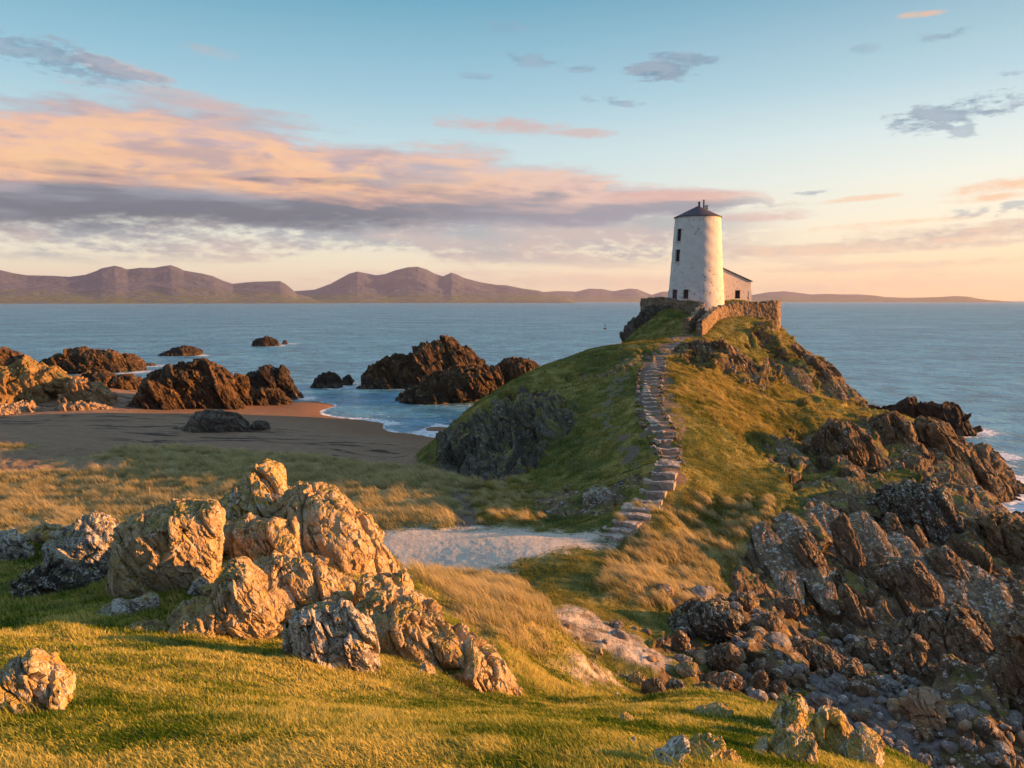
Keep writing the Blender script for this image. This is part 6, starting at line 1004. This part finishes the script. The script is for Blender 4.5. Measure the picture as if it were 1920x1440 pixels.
# ------------------------------------------------------------------ loose stones in the cove
def scatter_stones():
    rs = random.Random(11); protos = []
    for k in range(10):
        outl = [(math.cos(t) * rs.uniform(.82, 1.1), .68 * math.sin(t) * rs.uniform(.8, 1.1)) for t in [j * math.pi / 5 for j in range(10)]]
        me = make_rock('loose_stone', outl, rs.uniform(.6, .95), 0, (k * 5, 0, 0), 14, k * 91 + 3, smooth=.8 if k % 2 else 0, amp=.9)
        me.materials.append(rock_mat(('grey', 'cove', 'grey', 'grey', 'tan')[k % 5])); protos.append(me)
    n = 0; tries = 0; done = [(c[0], c[1], w * .8) for c, w, T, b in PLACED]
    regs = [((1.0, 6.2, 15, 22.5), 34, 'small stone among the gully rocks below the sunlit turf lip', 'loose stones at the head of the cove', .10, .28),
            ((5.0, 12.5, 20.5, 27.0), 130, 'loose grey stone in the boulder field in the middle of the cove', 'loose stones in the middle of the cove', .16, .50),
            ((8.5, 15.5, 17, 22.0), 80, 'loose stone lying in the shaded lower right corner of the cove', 'loose stones in the lower right of the cove', .12, .5)]
    for (x0, x1, y0, y1), cnt, lab, grp, a, b in regs:
        k = 0
        while k < cnt and tries < 60000:
            tries += 1; x, y = rs.uniform(x0, x1), rs.uniform(y0, y1); s = a + (b - a) * rs.random() ** 2.2
            z = ground(x, y)
            if z > (5.2 if x < 5 else 4.0): continue
            if any((x - p) ** 2 + (y - q) ** 2 < (w + s * .75) ** 2 for p, q, w in done): continue
            done.append((x, y, s * .8)); k += 1
            o = link('loose_stone', rs.choice(protos), label=lab, category='stone', group=grp); o.location = (x, y, z + s * .28); o.scale = (s, s * rs.uniform(.8, 1.2), s * rs.uniform(.7, 1.1)); o.rotation_euler = (rs.uniform(-.3, .3), rs.uniform(-.3, .3), rs.uniform(0, 6.3))
scatter_stones()

# ------------------------------------------------------------------ buoy and post
def small_things():
    b = link('buoy', None, label='tiny dark navigation buoy alone on the open sea left of the lighthouse', category='buoy'); b.location = (44.5, 381, 0)
    m = MB(); m.add(*lathe([(.0, -.4), (.75, -.4), (.85, .1), (.7, .45), (.2, .6), (.0, .6)], 20)); m.build('float', wood_d, b, smooth=True)
    m = MB(); m.add(*lathe([(.12, .6), (.10, 1.9), (.0, 1.9)], 10)); m.build('mast', wood_d, b); m = MB(); m.add(*lathe([(.0, 1.75), (.4, 1.8), (.0, 2.5)], 12)); m.build('topmark', wood_d, b)
    m = MB(); m.add(*lathe([(.010, 0), (.009, .10), (.006, .125), (.0, .13)], 8)); x, y, z = -5.9, 12.7, 0
    o = m.build('wooden_peg', flat_mat('weathered_wood', (.35, .26, .17), .8), label='tiny weathered wooden peg standing on top of the big perched boulder', category='peg'); o.location = (-5.83, 12.55, 10.40)
small_things()

# ------------------------------------------------------------------ grass
def grass_mat(name, cols, trans=.35):
    m = bpy.data.materials.new(name); m.use_nodes = True; nt = m.node_tree; nt.nodes.clear()
    o = nt.nodes.new('ShaderNodeOutputMaterial'); d = nt.nodes.new('ShaderNodeBsdfDiffuse'); t = nt.nodes.new('ShaderNodeBsdfTranslucent'); mx = nt.nodes.new('ShaderNodeMixShader'); mx.inputs[0].default_value = trans
    a = nt.nodes.new('ShaderNodeAttribute'); a.attribute_name = 'tint'; r, g, b = sep(nt, a.outputs['Color'])
    c = ramp(nt, r, cols)
    for s in (d, t): nt.links.new(c, s.inputs[0])
    nt.links.new(d.outputs[0], mx.inputs[1]); nt.links.new(t.outputs[0], mx.inputs[2]); nt.links.new(mx.outputs[0], o.inputs[0]); return m
cellA = None
def sample_ground(dens, n, seed):
    """n random points on the ground, chance in proportion to dens (per vertex, per square metre)"""
    global cellA
    if cellA is None:
        a = V[Q[:, 0]]; cellA = .5 * np.linalg.norm(np.cross(V[Q[:, 2]] - a, V[Q[:, 3]] - V[Q[:, 1]]), axis=1)
    w = cellA * dens[Q].mean(1); cs = np.cumsum(w); rs = np.random.RandomState(seed)
    k = np.searchsorted(cs, rs.rand(n) * cs[-1]); k = np.minimum(k, len(Q) - 1); u, v = rs.rand(n, 1), rs.rand(n, 1); q = Q[k]
    p = (V[q[:, 0]] * (1 - u) + V[q[:, 1]] * u) * (1 - v) + (V[q[:, 3]] * (1 - u) + V[q[:, 2]] * u) * v
    return p, q[:, 0], rs, cs[-1]
def blades(name, label_kind, p, rs, h, w, lean, leandir, tint, mat, droop=.5, grad=1.0):
    n = len(p); d = np.stack([np.cos(leandir), np.sin(leandir), np.zeros(n)], 1)
    fa = rs.rand(n) * math.pi * 2; side = np.stack([np.cos(fa), np.sin(fa), np.zeros(n)], 1) * (w / 2)[:, None]
    up = np.array((0, 0, 1.)); L = lean[:, None]; h_ = h[:, None]
    base = p - up * .02 * h_
    mid = p + (up * (1 - .35 * L) * .55 + d * L * .30) * h_
    tip = p + (up * (1 - droop * L) + d * L * .95) * h_
    v = np.stack([base - side, base + side, mid + side * .8, mid - side * .8, tip], 1).reshape(-1, 3)
    k = np.arange(n) * 5
    me = mesh_np(name, v, np.stack([k, k + 1, k + 2, k + 3], 1), np.stack([k + 3, k + 2, k + 4], 1), smooth=False)
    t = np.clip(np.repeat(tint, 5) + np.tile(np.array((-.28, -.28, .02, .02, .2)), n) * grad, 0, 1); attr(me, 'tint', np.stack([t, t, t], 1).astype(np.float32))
    link(name, me, mat, kind='stuff')
def build_grass():
    dist = np.hypot(TX, TY); bare = np.clip(rock * 1.6 + pale * 1.6 + track * 1.4 + beach * 2 + cove + gully * .8, 0, 1); gz = 1 - bare
    # keep blades out of the rocks that stand on the turf
    for c, w, T, b in PLACED:
        if c[1] < 20: gz = gz * (1 - .9 * (((TX - c[0]) / (w * .8)) ** 2 + ((TY - c[1]) / (T * .8)) ** 2 < 1))
    for x, y, z, w in STAIR: gz = gz * ((TX - x) ** 2 + (TY - y) ** 2 > (.46 * w) ** 2)
    infr = (np.abs(np.arctan2(TX, TY)) < .72)
    turf = grass_mat('turf_blades', [(0, (.045, .10, .010)), (.3, (.14, .21, .025)), (.55, (.34, .34, .06)), (1, (.60, .52, .15))], .4)
    hillm = grass_mat('hill_blades', [(0, (.055, .085, .014)), (.3, (.13, .15, .028)), (.55, (.30, .26, .06)), (1, (.55, .43, .15))], .4)
    straw = grass_mat('marram_blades', [(0, (.13, .15, .045)), (.3, (.29, .27, .11)), (.65, (.50, .42, .20)), (1, (.66, .55, .30))], .4)
    # short turf close by
    n = 420000; p, vi, rs, _ = sample_ground(gz * infr * (dist < 19) * (dist > 2.2) * (1 - dune) / np.maximum(dist, 3) ** 1.5, n, 1)
    D = dist[vi]; pa = fbm(p * .8, 3); pb = fbm(p * 3.1, 2); g0 = sstep(D, 9, 13)
    h = (.028 + .03 * rs.rand(n) ** 2 + .05 * np.clip(pa + pb * .6, 0, 1)) * (1 + g0 * 1.1); w = .0035 + .0016 * D / 3
    blades('turf_grass', 0, p, rs, h, w * (.6 + .8 * rs.rand(n)), .3 + .6 * rs.rand(n), 3.4 + fbm(p * .7, 2) * 3 + rs.randn(n) * .9, .48 + pa * 1.5 + pb * .7 + rs.randn(n) * .25 + .1 * (p[:, 0] < 0), turf, grad=.5)
    def clumps(dens, nc, per, seed, hgt, wid, spread, tintb):
        p, vi, rs, _ = sample_ground(dens, nc, seed)
        a = fbm(p * .35, 3); big = .75 + .6 * rs.rand(nc) + .5 * np.clip(a, -.4, 1)
        cd_ = math.pi - .3 + a * 1.1 + rs.randn(nc) * .22; ct = rs.randn(nc) * .13 + a * .35
        k = np.repeat(np.arange(nc), per); n = len(k); off = rs.randn(n, 2) * spread * big[k][:, None]
        q = p[k].copy(); q[:, 0] += off[:, 0]; q[:, 1] += off[:, 1]; q[:, 2] -= .02 + .25 * (off ** 2).sum(1)
        h = hgt * big[k] * (.55 + .5 * rs.rand(n)) * np.exp(-(off ** 2).sum(1) / (spread * 2.6) ** 2)
        return q, rs, h, wid * (.6 + .8 * rs.rand(n)), .35 + .6 * rs.rand(n), cd_[k] + rs.randn(n) * .30 + off[:, 1] * .3, tintb + ct[k] + rs.randn(n) * .14
    # pale marram on the dunes, in leaning clumps
    q, rs, h, w, l, d_, t = clumps(Z['dune'] * (1 - pale) * (1 - track) * infr * (1 - beach) * gz, 3400, 100, 2, .62, .017, .26, .58)
    blades('marram_grass', 0, q, rs, h, w, l, d_, t, straw, grad=1.3)
    # golden tufts on the near slopes
    q, rs, h, w, l, d_, t = clumps((np.maximum(Z['gold'] * 1.6, Z['marram'] * .8) + .25 * Z['slopestraw'] + .12 * Z['hillstraw']) * (1 - rock), 1050, 110, 3, .46, .010, .13, .66)
    w = w * np.clip(np.hypot(q[:, 0], q[:, 1]) / 18, 1, 2); h = h * np.where(q[:, 1] > 21, 1.35, 1.0)
    blades('marram_grass', 0, q, rs, h, w, l, d_, t, straw, grad=1.2)
    # tussocks in the near turf, and grass growing in the joints of the outcrop
    q, rs, h, w, l, d_, t = clumps(gz * infr * (dist < 17) * (dist > 3) * (1 - dune) * np.clip(.2 + fbm(p3 * .6, 2) * 2, 0, 1) / np.maximum(dist, 3), 1300, 60, 8, .085, .0042, .05, .42)
    blades('turf_tussocks', 0, q, rs, h, w, l, d_, t, turf)
    ring = np.zeros(len(TX))
    for c, w_, T, b_ in [t for t in PLACED if t[0][1] < 18]:
        qq = np.sqrt(((TX - c[0]) / w_) ** 2 + ((TY - c[1]) / T) ** 2); ring = np.maximum(ring, np.exp(-((qq - 1.02) / .22) ** 2))
    q, rs, h, w, l, d_, t = clumps(np.clip(ring + Z['fgrock'] * (TY < 22), 0, 1) * (dist < 20) * (1 - .8 * Z['gold']), 2200, 60, 9, .15, .0055, .07, .50)
    blades('turf_tussocks', 0, q, rs, h, w, l, d_, t, turf)
    # brown rough grass on the steep seaward flank
    q, rs, h, w, l, d_, t = clumps((Z['flank'] + Z['yellow'] * .5) * (dist > 30), 900, 60, 10, .34, .022, .22, .70)
    blades('hill_grass', 0, q, rs, h, w, l, d_, t, hillm, grad=1.2)
    # rough grass over the hill
    n = 380000; cl = np.clip(.5 + fbm(p3 * 1.3, 3) * 1.8, .05, 1)
    up = np.clip((dist > 17) * infr * gz * (1 - Z['dune']) * cl * (.55 + Z['yellow'] * 1.2 + dune), 0, 3) * (H0 > 2.2) * (1 - Z['marram']) * (1 - Z['gold']) / np.maximum(dist, 10)
    p, vi, rs, _ = sample_ground(up, n, 4)
    a = fbm(p * .45, 3); b = fbm(p * 1.6, 2); D = np.hypot(p[:, 0], p[:, 1]); ye = Z['yellow'][vi]; du = dune[vi]
    h = .05 + .09 * rs.rand(n) + .10 * np.clip(a + b, 0, 1) + ye * .10 + du * .16; w = (.006 + .006 * rs.rand(n)) * D / 22
    blades('hill_grass', 0, p, rs, h, w, .4 + .5 * rs.rand(n), math.pi - .4 + a * 1.4 + rs.randn(n) * .6, .34 + a * .8 + b * .35 + ye * .26 + du * .30 + rs.randn(n) * .15, hillm)
build_grass()
